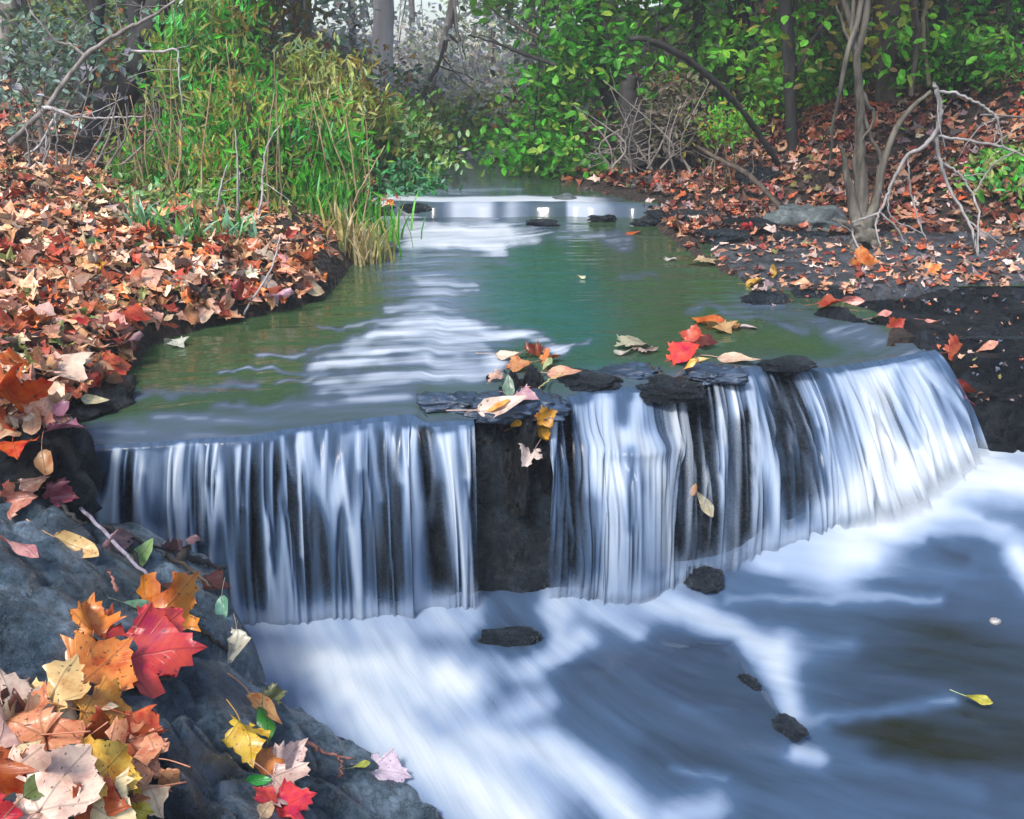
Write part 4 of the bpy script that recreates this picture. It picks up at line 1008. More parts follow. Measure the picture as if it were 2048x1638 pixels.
LK = 0.8
warm = lambda c: (min(1, c[0] * 1.03), c[1] * .98, c[2] * (.80 if c[2] < c[0] else .95))
HAND = [  # px, py, width px, colour, kind, heading deg (0 away), tilt, lift cm, label
    # --- pile on the boulder
    (30, 1425, 150, (226, 205, 200), 'm', -40, (.1, .1), 0, 'pale pinkish white maple leaf at the top left of the leaf pile on the boulder'),
    (110, 1590, 190, (232, 205, 200), 'm', 10, (.05, 0), 0, 'broad pale pink maple leaf in the middle bottom of the boulder pile'),
    (60, 1475, 190, (222, 150, 118), 'm', -70, (.05, .1), 1.5, 'large salmon orange maple leaf at the left edge of the boulder pile'),
    (195, 1440, 150, (214, 148, 58), 'm', 60, (0, .1), 1.2, 'amber maple leaf lying flat at the upper middle of the boulder pile'),
    (265, 1470, 100, (218, 100, 52), 'm', 75, (.2, 0), 1.5, 'small coral orange maple leaf on the outer right tip of the boulder pile'),
    (245, 1525, 140, (228, 168, 140), 'm', 50, (.1, 0), 2, 'peach maple leaf with a long pink stem on the right of the boulder pile'),
    (25, 1560, 120, (186, 82, 22), 'm', -60, (.2, .1), 2, 'burnt orange maple leaf near the lower left of the boulder pile'),
    (190, 1565, 150, (238, 192, 82), 'm', 15, (.0, .1), 3, 'golden yellow maple leaf on top of the lower boulder pile'),
    (275, 1600, 120, (238, 212, 188), 'm', 120, (.1, 0), 1, 'cream coloured maple leaf at the lower right of the boulder pile'),
    (65, 1605, 80, (116, 136, 86), 'o', 25, (.1, .2), 4, 'dull green oval leaf on the bottom of the boulder pile'),
    (22, 1630, 90, (186, 40, 60), 'm', 100, (.1, 0), 3.5, 'crimson maple leaf in the bottom left corner of the picture'),
    (165, 1628, 120, (192, 88, 22), 'm', -20, (.25, 0), 3, 'rusty orange maple leaf cut by the bottom edge below the golden leaf'),
    (240, 1628, 90, (222, 200, 60), 'm', 80, (0, .2), 2.5, 'lemon yellow maple leaf at the bottom edge of the boulder pile'),
    (320, 1565, 60, (214, 160, 130), 'c', 110, (.1, 0), .5, 'curled beige leaf beside the cream leaf at the right foot of the boulder pile'),
    (125, 1400, 140, (228, 196, 146), 'm', 0, (.3, -.2), .5, 'tan maple leaf with raised lobes above the boulder pile'),
    (185, 1352, 170, (222, 134, 56), 'm', 20, (.1, 0), .8, 'bright tangerine maple leaf below the red maple leaf'),
    (172, 1262, 110, (222, 130, 38), 'm', -30, (.3, .1), .5, 'small golden orange maple leaf standing left of the red maple leaf'),
    (212, 1262, 80, (190, 86, 34), 'm', 10, (.4, 0), .6, 'narrow brown orange leaf between the golden and the red maple leaf'),
    (285, 1315, 190, (196, 34, 26), 'm', 75, (.1, .0), 1.2, 'big vivid red maple leaf on the boulder'),
    (300, 1290, 120, (222, 60, 58), 'm', 25, (.5, .2), 3.2, 'glossy folded scarlet leaf standing on the big red maple leaf'),
    (318, 1225, 160, (216, 134, 22), 'm', 10, (.55, .05), 1.0, 'upright yellow orange maple leaf behind the red one'),
    (182, 1412, 60, (222, 205, 190), 'o', 80, (0, 0), .5, 'small white oval leaf under the tangerine maple leaf'),
    (263, 1213, 46, (108, 150, 124), 'o', 80, (0, .1), .2, 'grey green oval leaf left of the upright yellow orange leaf'),
    # --- upper part of the boulder
    (140, 1090, 88, (232, 202, 156), 'o', 118, (.1, .2), .6, 'curled cream leaf on the upper left of the boulder'),
    (274, 1122, 60, (140, 180, 126), 'o', 5, (.5, 0), .6, 'pale green oval leaf standing by the black branch'),
    (14, 1098, 80, (214, 158, 164), 'o', 100, (.1, 0), .3, 'pink leaf at the left edge of the boulder top'),
    (442, 1212, 50, (108, 160, 138), 'o', 160, (0, .3), .2, 'thin sea green leaf on the boulder rim next to the curtain fall'),
    (418, 1172, 70, (70, 32, 26), 'm', 90, (.3, 0), .6, 'dark maroon leaf on the boulder rim under the black branch'),
    (345, 1110, 55, (120, 92, 104), 'c', 70, (.1, 0), .4, 'faded mauve leaf on the wet rim left of the black branch'),
    (232, 1095, 60, (150, 122, 140), 'c', 40, (.1, 0), .4, 'greyish mauve leaf beside the long purple twig'),
    (330, 1182, 40, (96, 56, 40), 'o', 30, (.2, 0), .4, 'small brown leaf just above the upright yellow orange leaf'),
    (30, 905, 90, (206, 84, 20), 'm', 150, (.6, 0), 2, 'burnt orange leaf on the black rock just under the large hanging orange leaf'),
    (85, 925, 70, (176, 140, 110), 'o', 150, (.3, .2), 1, 'dry tan leaf on the black rock at the left end of the curtain fall'),
    (60, 965, 60, (120, 90, 84), 'm', 60, (.2, 0), 1, 'dull brown leaf in the dark gap above the boulder'),
    (110, 985, 70, (150, 84, 104), 'm', 110, (.2, 0), 1, 'wine coloured leaf at the dark gap above the boulder'),
    (25, 995, 80, (190, 130, 120), 'm', 80, (.2, 0), 1, 'dusty pink leaf at the left edge in the dark gap above the boulder'),
    # --- second cluster
    (512, 1412, 84, (228, 172, 118), 'o', 118, (.1, .1), 1.0, 'long curled beige leaf above the glossy green leaf'),
    (522, 1442, 76, (46, 124, 30), 'o', 150, (.2, .3), 1.0, 'glossy green oval leaf on the boulder edge'),
    (482, 1478, 105, (228, 190, 54), 'm', 140, (.15, .1), .8, 'bright yellow maple leaf beside the green oval leaf'),
    (528, 1522, 70, (204, 120, 32), 'm', 150, (.1, 0), .6, 'ochre leaf between the yellow and the pinkish white leaf'),
    (562, 1530, 95, (228, 206, 216), 'm', 15, (.35, 0), 1.8, 'pinkish white maple leaf standing over the red leaf'),
    (562, 1578, 110, (222, 196, 198), 'm', 120, (.1, 0), 1.4, 'pale rose leaf lying between the pinkish white and the red leaf'),
    (572, 1616, 95, (222, 28, 44), 'm', 60, (.2, 0), 1.2, 'bright red leaf at the bottom edge beside the wet rock'),
    (528, 1606, 60, (206, 50, 40), 'm', -60, (.2, 0), .8, 'small scarlet leaf left of the bright red bottom leaf'),
    (505, 1562, 42, (44, 160, 64), 'o', 85, (0, .1), .4, 'tiny bright green leaf left of the pale rose leaf'),
    (525, 1632, 60, (236, 206, 176), 'o', 10, (0, .1), .6, 'cream leaf at the bottom edge under the small scarlet leaf'),
    (540, 1394, 50, (134, 140, 100), 'm', 60, (.1, 0), .4, 'small olive leaf near the water edge of the boulder'),
    (452, 1295, 52, (200, 200, 196), 'c', 135, (0, 0), .2, 'thin silvery leaf sliver on the bare boulder face'),
    (764, 1545, 90, (224, 208, 224), 'm', 95, (.2, 0), .6, 'white lilac maple leaf alone on the low wet edge of the boulder'),
    (716, 1538, 30, (168, 180, 90), 'o', 70, (0, 0), .4, 'small yellow green leaf joined to the thin orange twig'),
    # --- left bank, near
    (22, 845, 190, (224, 100, 14), 'm', 165, (.8, .1), 6, 'large orange maple leaf hanging over the bank at the left edge'),
    (105, 745, 150, (232, 212, 204), 'm', 120, (.2, .1), 1.5, 'large cream maple leaf on the bank above the flat black rock'),
    (70, 812, 130, (228, 196, 176), 'm', 100, (.3, 0), 1, 'pale peach maple leaf right of the hanging orange leaf'),
    (108, 858, 100, (176, 116, 146), 'm', 80, (.3, 0), .6, 'mauve pink leaf over the black rock at the left end of the falls'),
    (45, 690, 110, (198, 88, 40), 'm', -60, (.2, 0), 1, 'red orange maple leaf at the left edge above the cream leaf'),
    (145, 668, 70, (200, 78, 20), 'm', 20, (.5, 0), .8, 'upright orange leaf on the bank above the cream leaf'),
    (248, 642, 80, (206, 78, 30), 'm', 60, (.3, 0), .8, 'red orange leaf with a yellow neighbour near the pool edge'),
    (262, 628, 50, (220, 160, 40), 'm', 100, (.3, 0), 1.4, 'small yellow leaf on the red orange leaf near the pool edge'),
    (215, 658, 80, (232, 166, 162), 'm', 90, (.2, 0), .8, 'pink maple leaf beside the red orange leaf near the pool edge'),
    (186, 545, 60, (214, 160, 36), 'm', 0, (.3, 0), .8, 'mustard yellow leaf in the left bank litter'),
    (487, 565, 46, (222, 30, 28), 'o', 10, (.7, 0), .8, 'single bright red leaf at the tip of the left bank'),
    (285, 580, 90, (230, 186, 172), 'm', 30, (.5, 0), .8, 'upright pale peach leaf in the middle of the left bank'),
    (62, 640, 90, (224, 186, 188), 'm', 80, (.2, 0), .8, 'pale rose leaf near the left edge of the bank'),
    (40, 592, 45, (216, 66, 60), 'm', 0, (.4, 0), .8, 'small red leaf near the left edge of the bank'),
    (155, 500, 60, (66, 110, 30), 'o', 70, (.2, 0), .8, 'dark green round leaf in the left bank litter'),
    (348, 545, 60, (222, 150, 80), 'm', 40, (.4, 0), .8, 'light orange leaf below the spiky green plant'),
    (288, 545, 50, (134, 20, 22), 'm', 80, (.2, 0), .8, 'maroon leaf in the left bank litter'),
    (212, 742, 80, (202, 90, 52), 'm', 45, (.4, 0), .4, 'rust maple leaf at the pool edge behind the flat black rock'),
    (178, 803, 44, (206, 202, 178), 'o', 80, (0, 0), .4, 'small cream oval leaf lying on the flat black rock'),
    (135, 420, 50, (72, 160, 142), 'o', 80, (.2, 0), .6, 'teal leaf in the far left bank litter'),
    (240, 700, 50, (160, 126, 140), 'c', 40, (.2, 0), .4, 'dusty mauve leaf at the water line of the left bank'),
    (450, 630, 60, (232, 180, 150), 'm', 90, (.2, 0), .4, 'pale orange leaf at the water line below the red leaf'),
    (540, 600, 50, (200, 160, 190), 'c', 80, (.1, 0), .4, 'lilac leaf at the water line near the tip of the left bank'),
    (620, 585, 50, (226, 204, 180), 'm', 60, (.2, 0), .4, 'cream leaf at the very tip of the left bank'),
    # --- pile on the black boulder
    (1012, 718, 66, (232, 214, 208), 'o', 85, (.1, 0), .8, 'whitish leaf at the left end of the pile on the black boulder'),
    (1035, 738, 70, (206, 150, 110), 'm', 60, (.2, 0), .8, 'tan maple leaf in the pile on the black boulder'),
    (1068, 712, 56, (126, 62, 38), 'm', 20, (.5, 0), 1, 'chocolate brown leaf at the top of the pile on the black boulder'),
    (1096, 724, 56, (208, 122, 52), 'm', 80, (.3, 0), 1, 'orange leaf at the right end of the pile on the black boulder'),
    (1116, 750, 70, (214, 168, 150), 'o', 105, (.0, .1), .3, 'peach leaf trailing right from the pile on the black boulder'),
    (1092, 738, 36, (176, 190, 150), 'o', 30, (.3, 0), 1, 'sage green leaf in the pile on the black boulder'),
    (990, 762, 46, (214, 176, 168), 'm', 40, (.3, 0), .5, 'dull pink leaf left below the pile on the black boulder'),
    (1018, 785, 50, (110, 138, 120), 'o', 0, (.4, 0), .5, 'grey green leaf in the gap below the pile on the black boulder'),
    (1062, 778, 50, (176, 86, 50), 'c', 140, (.4, 0), .6, 'small rust curl below the pile on the black boulder'),
    (990, 822, 105, (230, 212, 214), 'o', 85, (.1, 0), 1.0, 'long white leaf with an orange middle on the brow of the black boulder'),
    (985, 818, 60, (222, 160, 80), 'o', 85, (.1, 0), 2.2, 'small orange leaf resting in the long white leaf'),
    (1040, 800, 72, (198, 160, 180), 'm', 110, (.3, 0), .8, 'lilac leaf beside the long white leaf on the black boulder'),
    (1030, 845, 36, (206, 156, 44), 'o', 170, (.5, 0), .6, 'small mustard leaf on the brow of the black boulder'),
    (1083, 832, 56, (204, 146, 22), 'm', 0, (.4, 0), 1.5, 'upper yellow leaf hanging on the face of the black boulder'),
    (1078, 872, 56, (208, 158, 26), 'm', 150, (.3, 0), 1.5, 'lower yellow leaf hanging on the face of the black boulder'),
    (1060, 912, 64, (206, 192, 200), 'm', 200, (.1, .1), .8, 'pale star shaped leaf stuck to the face of the black boulder'),
    # --- lip stones and right fall
    (1385, 682, 56, (200, 70, 26), 'm', 20, (.6, 0), 1, 'upright rust red leaf behind the red maple leaf on the lip'),
    (1358, 720, 80, (224, 56, 28), 'm', 60, (.5, 0), 1, 'red orange maple leaf on the lip of the falls'),
    (1400, 694, 56, (100, 40, 28), 'm', 90, (.3, 0), .8, 'dark maroon leaf at the right of the red maple leaf on the lip'),
    (1312, 736, 40, (208, 188, 146), 'o', 140, (.3, 0), .5, 'straw coloured leaf left of the red maple leaf on the lip'),
    (1375, 741, 36, (232, 172, 50), 'o', 90, (.1, 0), .5, 'small yellow leaf under the red maple leaf on the lip'),
    (1396, 726, 38, (232, 210, 160), 'o', 90, (.2, 0), .5, 'pale straw leaf right under the red maple leaf on the lip'),
    (1460, 722, 72, (230, 204, 192), 'o', 110, (.2, 0), .5, 'pale peach leaf at the top of the strand of water right of the red leaf'),
    (1400, 1000, 50, (206, 200, 178), 'o', 150, (.0, 0), .6, 'cream oval leaf stuck to the wet rock between the falls'),
    (1384, 988, 26, (214, 150, 70), 'o', 20, (.0, 0), .4, 'tiny orange leaf tip above the cream leaf on the wet rock'),
    (1905, 706, 66, (176, 84, 40), 'm', 60, (.4, 0), .8, 'rust maple leaf on the black rock beside the right fall'),
    (1918, 768, 44, (120, 48, 34), 'o', 170, (.2, 0), .8, 'dark rust leaf hanging below the rust maple leaf by the right fall'),
    (1925, 790, 30, (176, 22, 52), 'o', 20, (.0, 0), .6, 'thin crimson leaf on the black rock beside the right fall'),
    (1870, 728, 28, (150, 170, 110), 'o', 130, (.1, 0), .5, 'small pale green leaf at the edge of the right fall'),
    (1965, 704, 40, (222, 160, 146), 'o', 80, (.1, 0), .6, 'salmon leaf on top of the jutting black rock'),
    (1860, 648, 30, (226, 160, 156), 'o', 90, (.1, 0), .5, 'small pink leaf high on the black rock slope'),
    (1788, 652, 40, (190, 80, 52), 'm', 30, (.3, 0), .5, 'brick red leaf at the top edge of the right fall'),
    (1755, 638, 36, (230, 170, 166), 'o', 80, (.1, 0), .5, 'pink leaf beside the brick red leaf at the top of the right fall'),
    # --- right bank
    (1720, 532, 60, (222, 140, 80), 'm', 0, (.8, 0), 1.0, 'upright light orange leaf on the rock shelf below the many stemmed tree'),
    (1493, 458, 34, (214, 36, 34), 'm', 0, (.8, 0), 1.0, 'bright red leaf at the dark far right waterline'),
    (1545, 552, 30, (176, 140, 40), 'o', 10, (.5, 0), .6, 'mustard leaf on the edge of the rock shelf'),
    (1690, 600, 40, (226, 150, 150), 'o', 40, (.4, 0), .6, 'pink leaf on the dark stone under the rock shelf'),
    (1655, 612, 60, (170, 84, 60), 'm', 90, (.2, 0), .6, 'brick brown leaf on the dark stone under the rock shelf'),
    (1590, 570, 40, (232, 190, 160), 'o', 130, (.2, 0), .6, 'peach leaf at the front edge of the rock shelf'),
    (1505, 570, 40, (200, 160, 50), 'o', 120, (.3, 0), .5, 'yellow leaf on the wet stone at the right end of the pool'),
    (1860, 545, 44, (226, 150, 90), 'm', 80, (.2, 0), .6, 'light orange leaf in the middle of the rock shelf'),
]
SINGLE = 0
for px, py, w, c, kd, hd, tl, lf_, lab in HAND:
    h = hit(px, py, (POOLB,))
    if h is None: continue
    dep = depth_of(h[0])
    lw = 1.25 if kd == 'm' else (.95 if kd == 'c' else .9)
    size = w * dep / F / lw * (1.12 if (py > 1000 and px < 900) else (.95 if 950 < px < 1150 else 1.1))
    k = SINGLE
    me = MAPS[k % 6] if kd == 'm' else (OVALS[k % 3] if kd == 'o' else CURLS[k % 2])
    nor = Vector(h[1]); nor = (nor + Vector((0, -.12, .55))).normalized() if nor.z > .3 else (nor + Vector((0, -.4, .2))).normalized()
    tag(place_leaf(me, h[0], nor, size, math.radians(hd), tl, warm(lin(c, LK)), 'maple_leaf' if kd == 'm' else 'leaf', True, None, max(lf_, .9) / 100), lab, 'leaf')
    SINGLE += 1

FILL = {'pale pink': (226, 196, 190), 'salmon': (220, 150, 122), 'amber': (208, 140, 60), 'dark brown': (90, 42, 26), 'burnt orange': (186, 90, 30), 'cream': (234, 210, 180)}
for i in range(17):
    px, py = rnd.uniform(-20, 300), rnd.uniform(1430, 1640)
    if px > 320 - (1640 - py) * .25: continue
    h = hit(px, py)
    if h is None: continue
    nm = rnd.choice(list(FILL))
    o = place_leaf(rnd.choice(MAPS), h[0], (Vector(h[1]) + Vector((rnd.gauss(0, .25), rnd.gauss(-.1, .25), .5))).normalized(), rnd.uniform(.12, .165), rnd.uniform(0, 6.28), (rnd.gauss(0, .15), rnd.gauss(0, .15)), jit(warm(lin(FILL[nm], LK))), 'maple_leaf', True, None, rnd.uniform(0, .012))
    tag(o, f'{nm} maple leaf half buried in the leaf pile on the boulder', 'leaf', f'{nm} leaves in the boulder pile')
    SINGLE += 1

# yellow leaf under the dark shallow water
p = at_z(1945, 1400, -.752)
tag(place_leaf(OVALS[1], p, (0, -.25, 1), .085, math.radians(115), (0, .1), lin((186, 180, 60), .8), 'leaf', True, lin((170, 190, 120)), .006), 'single yellow leaf with a pale stem in the dark shallow water', 'leaf')
# floating leaves on the pool
FLOAT = [(1420, 645, 60, (206, 110, 40), 'orange sliver of a leaf floating above the red maple leaf'), (1470, 652, 50, (200, 150, 90), 'tan leaf floating right of the orange sliver'),
         (1445, 660, 56, (190, 150, 100), 'straw leaf floating near the lip above the red maple leaf'), (1500, 655, 50, (214, 190, 190), 'pale pink leaf floating near the right lip'),
         (1262, 694, 70, (190, 184, 156), 'straw coloured leaf floating behind the middle lip stones'), (1240, 708, 50, (206, 196, 180), 'cream sliver floating against the middle lip stone'),
         (1290, 700, 44, (170, 150, 140), 'dull brown leaf floating beside the straw leaf at the lip'), (1165, 556, 24, (206, 206, 170), 'tiny cream leaf floating in the middle of the pool'),
         (355, 690, 46, (206, 206, 186), 'whitish leaf floating off the left bank'), (1270, 465, 44, (206, 96, 50), 'orange leaf floating at the upper right of the pool'),
         (1410, 528, 50, (200, 176, 140), 'tan leaf floating at the front of the floating leaf line'), (1470, 527, 50, (222, 190, 180), 'pinkish leaf in the floating leaf line at the right shore'),
         (1340, 520, 26, (214, 206, 196), 'small white leaf floating by the right shore'), (1160, 418, 24, (214, 60, 70), 'small red leaf at the far right shore')]
for i, (px, py, w, c, lab) in enumerate(FLOAT):
    p = at_z(px, py, .006)
    size = w * depth_of(p) / F / .95
    tag(place_leaf(OVALS[i % 3] if i % 2 else MAPS[i % 3], p, (0, 0, 1), size, rnd.uniform(0, 6.28), (0, 0), lin(c, LK), 'leaf', False, None, .0), lab, 'leaf')
    SINGLE += 1

# --- individual leaves of the banks that show largest
PAL = {'rust': (168, 84, 52), 'pale pink': (220, 172, 156), 'brown': (112, 70, 50), 'orange': (208, 112, 52), 'brick red': (158, 62, 44), 'grey mauve': (146, 130, 128), 'olive': (116, 122, 66), 'tan': (200, 150, 116), 'cream': (224, 202, 186)}
names = list(PAL)
wts = [5, 3.5, 5, 3, 2.5, 2, 1.2, 6, 2.5]


n_near = 0
tries = 0
while n_near < 150 and tries < 4000:
    tries += 1
    u = rnd.random()
    px, py = rnd.uniform(-10, 640), rnd.uniform(470, 880)
    if py > 560 + (640 - px) * .55: continue
    h = hit(px, py)
    if h is None or h[0].z < .03: continue
    y = h[0].y
    nm = rnd.choices(names, wts)[0]
    nor = (h[1] * .6 + Vector((rnd.gauss(0, .35), rnd.gauss(-.15, .35), 1))).normalized()
    me = rnd.choice(MAPS + MAPS + OVALS[:1] + CURLS)
    o = place_leaf(me, h[0], nor, rnd.uniform(.075, .125), rnd.uniform(0, 6.28), (rnd.gauss(0, .3), rnd.gauss(0, .3)), jit(warm(lin(PAL[nm], .85))), 'fallen_leaf', False, None, rnd.uniform(0.002, .02))
    tag(o, f'{nm} leaf among the dense leaf litter of the left bank', 'leaf', f'{nm} leaves in the left bank litter')
    n_near += 1


# ------------------------------------------------------------------ litter as one mass
def leaf_verts(shape):
    S_ = {'maple': [(0, -.1), (.3, -.12), (.28, .05), (.62, .3), (.3, .36), (.26, .58), (0, 1), (-.26, .58), (-.3, .36), (-.62, .3), (-.28, .05), (-.3, -.12)],
          'oval': [(0, 0), (.22, .25), (.2, .6), (0, 1), (-.2, .6), (-.22, .25)]}[shape]
    return np.array(S_)


def litter(points, normals, sizes, cols):
    n = len(points)
    sh = leaf_verts('maple')
    m = len(sh)
    ctr = np.array([[0, .25]])
    base = np.concatenate([ctr, sh])
    up = normals / np.linalg.norm(normals, axis=1)[:, None]
    th = rng.random(n) * 6.283
    f = np.stack([np.cos(th), np.sin(th), 0 * th], 1); f -= up * (f * up).sum(1)[:, None]; f /= np.linalg.norm(f, axis=1)[:, None]
    r = np.cross(f, up)
    curl = rng.uniform(-.8, 1.7, n)
    slim = rng.choice([1, .95, .8, .6, .45], n)[:, None]
    bx = slim * base[None, :, 0] * (1 + .25 * rng.normal(0, 1, (n, m + 1)) * .5); by_ = base[None, :, 1] + .05 * rng.normal(0, 1, (n, m + 1))
    bz = curl[:, None] * (np.abs(bx) ** 1.3 * .7) + rng.uniform(-.5, .5, n)[:, None] * (by_ - .3) ** 2 + .05 * rng.normal(0, 1, (n, m + 1))
    V = points[:, None] + sizes[:, None, None] * (bx[..., None] * r[:, None] + (by_ - .3)[..., None] * f[:, None] + bz[..., None] * up[:, None])
    tri = np.array([(0, 1 + i, 1 + (i + 1) % m) for i in range(m)])
    Q = (np.arange(n)[:, None, None] * (m + 1) + tri[None]).reshape(-1, 3)
    C = np.repeat(cols, m + 1, 0)
    return V.reshape(-1, 3), Q, C


pts, nors, sizes, cls = [], [], [], []
palL = [warm(lin(PAL[n_], .95)) for n_ in names]


def scatter(n, sampler, pal, w, s0, s1, dark=0.0, tilt=.35, thick=.05):
    w = np.array(w, float); w /= w.sum()
    xy = sampler(n)
    z = ground_z(xy[:, 0], xy[:, 1])
    e = .05
    nx = -(ground_z(xy[:, 0] + e, xy[:, 1]) - z) / e; ny = -(ground_z(xy[:, 0], xy[:, 1] + e) - z) / e
    ok = (z > .035) & (np.hypot(nx, ny) < 2.5)
    xy = xy[ok]; z = z[ok]; k = len(z)
    nn = np.stack([np.clip(nx[ok], -1, 1) + rng.normal(0, tilt, k), np.clip(ny[ok], -1, 1) + rng.normal(0, tilt, k) - .1, np.ones(k)], 1)
    pts.append(np.column_stack([xy, z + .008 + rng.random(k) * thick])); nors.append(nn)
    sizes.append(rng.uniform(s0, s1, k))
    c = np.array(pal)[rng.choice(len(pal), k, p=w)] * (1 + rng.normal(0, .18, (k, 1))) * (1 + rng.normal(0, .06, (k, 3)))
    cls.append(np.clip(c, .004, .9))


def box(x0, x1, y0, y1, p=1.0):
    def f(n):
        return np.column_stack([rng.uniform(x0, x1, n), y0 + (y1 - y0) * rng.random(n) ** p])
    return f


scatter(6500, box(-3.4, -.9, 2.3, 5.6), palL + [lin((52, 34, 28)), lin((140, 100, 72))], [4, 5, 7, 3, 2, 3, 1.2, 9, 4, 4, 6], .03, .11, tilt=.5)
scatter(5200, box(-6.5, -.9, 5.2, 10), palL + [lin((52, 34, 28)), lin((134, 98, 72))], [4, 4, 7, 2, 2, 3, 2, 8, 2, 4, 7], .04, .11, tilt=.45)
palR = [lin(c, LK) for c in ((146, 80, 54), (196, 146, 118), (92, 56, 42), (190, 92, 48), (128, 46, 36), (132, 112, 112), (110, 110, 56), (176, 124, 92), (206, 180, 166), (44, 28, 24))]
scatter(9500, box(1.1, 7.0, 6.8, 11, 1.15), palR, [5, 4, 7, 2.5, 3.5, 3, 1, 5, 1.5, 7], .035, .105, tilt=.5)
scatter(5000, box(.5, 12, 9, 18, 1.2), palR, [6, 1, 8, 2, 4, 2, 2, 2, .5, 7], .07, .12)
scatter(3000, box(-14, -1.2, 9, 17), palR, [4, 1, 7, 1, 2, 5, 3, 2, .5, 7], .07, .12)
scatter(300, box(1.15, 4.8, 6.9, 7.6), palR, [4, 5, 3, 3, 3, 4, .8, 5, 3, 3], .035, .075, tilt=.2, thick=.05)
# leaves lying on rocks of the right bank
rk0 = [(px, py) for px, py in zip(rng.uniform(1330, 2060, 620), rng.uniform(478, 585, 620)) if not (px < 1420 and py > 500)]
rp0 = [h for h in (hit(*q) for q in rk0) if h and h[0].y < 7.6 and h[0].z > .0]
pts.append(np.array([tuple(h[0]) for h in rp0]) + np.array([0, 0, .01])); nors.append(np.array([tuple(h[1] + Vector((rnd.gauss(0, .2), rnd.gauss(-.1, .2), .6))) for h in rp0])); sizes.append(rng.uniform(.03, .075, len(rp0)))
cls.append(np.array(palR)[rng.choice(10, len(rp0), p=np.array([3, 5, 3, 3, 2, 4, .8, 5, 4, 2]) / 31.8)] * (1 + rng.normal(0, .2, (len(rp0), 1))))
rk = [(px, py) for px, py in zip(rng.uniform(1500, 2048, 170), rng.uniform(575, 800, 170)) if not (px < 1850 and py > 620)]
rp, rn = [], []
for px, py in rk:
    h = hit(px, py)
    if h and h[0].y < 6.2: rp.append(h[0]); rn.append(h[1] + Vector((0, 0, .5)))
pts.append(np.array([tuple(v) for v in rp]) + np.array([0, 0, .006])); nors.append(np.array([tuple(v) for v in rn])); sizes.append(rng.uniform(.014, .035, len(rp)))
cls.append(np.array(palR + [lin((60, 72, 90))])[rng.choice(11, len(rp), p=np.array([2, 4, 1, 2, 2, 4, 1, 2, 2, .5, 8]) / 28.5)])
V, Q, C = litter(np.concatenate(pts), np.concatenate(nors), np.concatenate(sizes), np.concatenate(cls))
tag(link('fallen_leaves', mesh_np('fallen_leaves', V, Q, C, smooth_=False), M['litter']), 'thick carpet of brown, rust and pink autumn leaves covering both banks', 'leaf litter', kind='stuff')


# ------------------------------------------------------------------ trees and shrubs
def pxpath(Y, pts):
    return [at_Y(a, b, Y if not isinstance(Y, (list, tuple)) else np.interp(i, range(len(Y)), Y)) for i, (a, b) in enumerate(pts)]


def B(px, py, Y, rx, ry, ryd=None):
    c = at_Y(px, py, Y); k = depth_of(c) / F
    return (*c, rx * k, (ryd if ryd else max(rx, ry) * .6 * k), ry * k)


G = lambda *cs: [lin(c, 1.2) for c in cs]
PG_BRIGHT = G((70, 156, 34), (58, 140, 30), (96, 166, 60), (66, 132, 38), (124, 156, 58), (50, 110, 30), (92, 176, 100), (140, 150, 82))
PG_OLIVE = G((132, 138, 54), (146, 128, 56), (112, 132, 50), (150, 160, 90), (170, 170, 110), (122, 100, 50), (140, 170, 120))
PG_RUST = G((150, 96, 52), (134, 104, 60), (164, 92, 56), (118, 112, 56), (146, 130, 84), (96, 120, 50))
PG_TEAL = G((104, 134, 120), (86, 110, 88), (124, 146, 130), (76, 92, 74), (150, 174, 160), (108, 120, 80), (134, 132, 142))
PG_DARK = G((64, 102, 34), (78, 120, 44), (52, 78, 32), (92, 140, 44), (100, 166, 44), (84, 84, 42))
PG_YEL = G((104, 156, 40), (86, 160, 36), (120, 136, 48), (80, 146, 36), (150, 142, 54), (72, 126, 36), (104, 90, 48), (92, 160, 50))
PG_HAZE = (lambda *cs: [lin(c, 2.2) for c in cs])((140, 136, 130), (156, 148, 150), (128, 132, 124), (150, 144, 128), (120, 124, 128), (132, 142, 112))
PG_MID = G((96, 152, 54), (116, 150, 70), (130, 154, 90), (84, 130, 54), (146, 178, 130), (118, 118, 60))


def foliage_arrays(blobs, pal, n, size, csd=.16, per=34, seed=0):
    r = np.random.default_rng(seed)
    Bm = np.array(blobs); vol = Bm[:, 3] * Bm[:, 4] * Bm[:, 5]; vol = vol ** .8 / (vol ** .8).sum()
    nc = max(3, n // per)
    bi = r.choice(len(Bm), nc, p=vol)
    d = r.normal(0, 1, (nc, 3)); d /= np.linalg.norm(d, axis=1)[:, None]
    rad = r.random(nc) ** (1 / 2.4)
    cc = Bm[bi, :3] + d * rad[:, None] * Bm[bi, 3:6]
    ci = r.integers(0, nc, n)
    sd = csd * (0.6 + .8 * r.random(nc))
    P_ = cc[ci] + r.normal(0, 1, (n, 3)) * sd[ci, None] * np.array([1, 1, .7])
    pal = np.array(pal)
    cb = pal[r.integers(0, len(pal), nc)]
    own = pal[r.integers(0, len(pal), n)]
    mixf = (r.random(n) < .35)[:, None]
    c = np.where(mixf, own, cb[ci]) * (.7 + .55 * r.random(nc))[ci, None] * (1 + r.normal(0, .16, (n, 1)))
    c = np.clip(c * (1 + r.normal(0, .05, (n, 3))), .004, .8)
    return P_, c, size * r.uniform(.65, 1.35, n), r


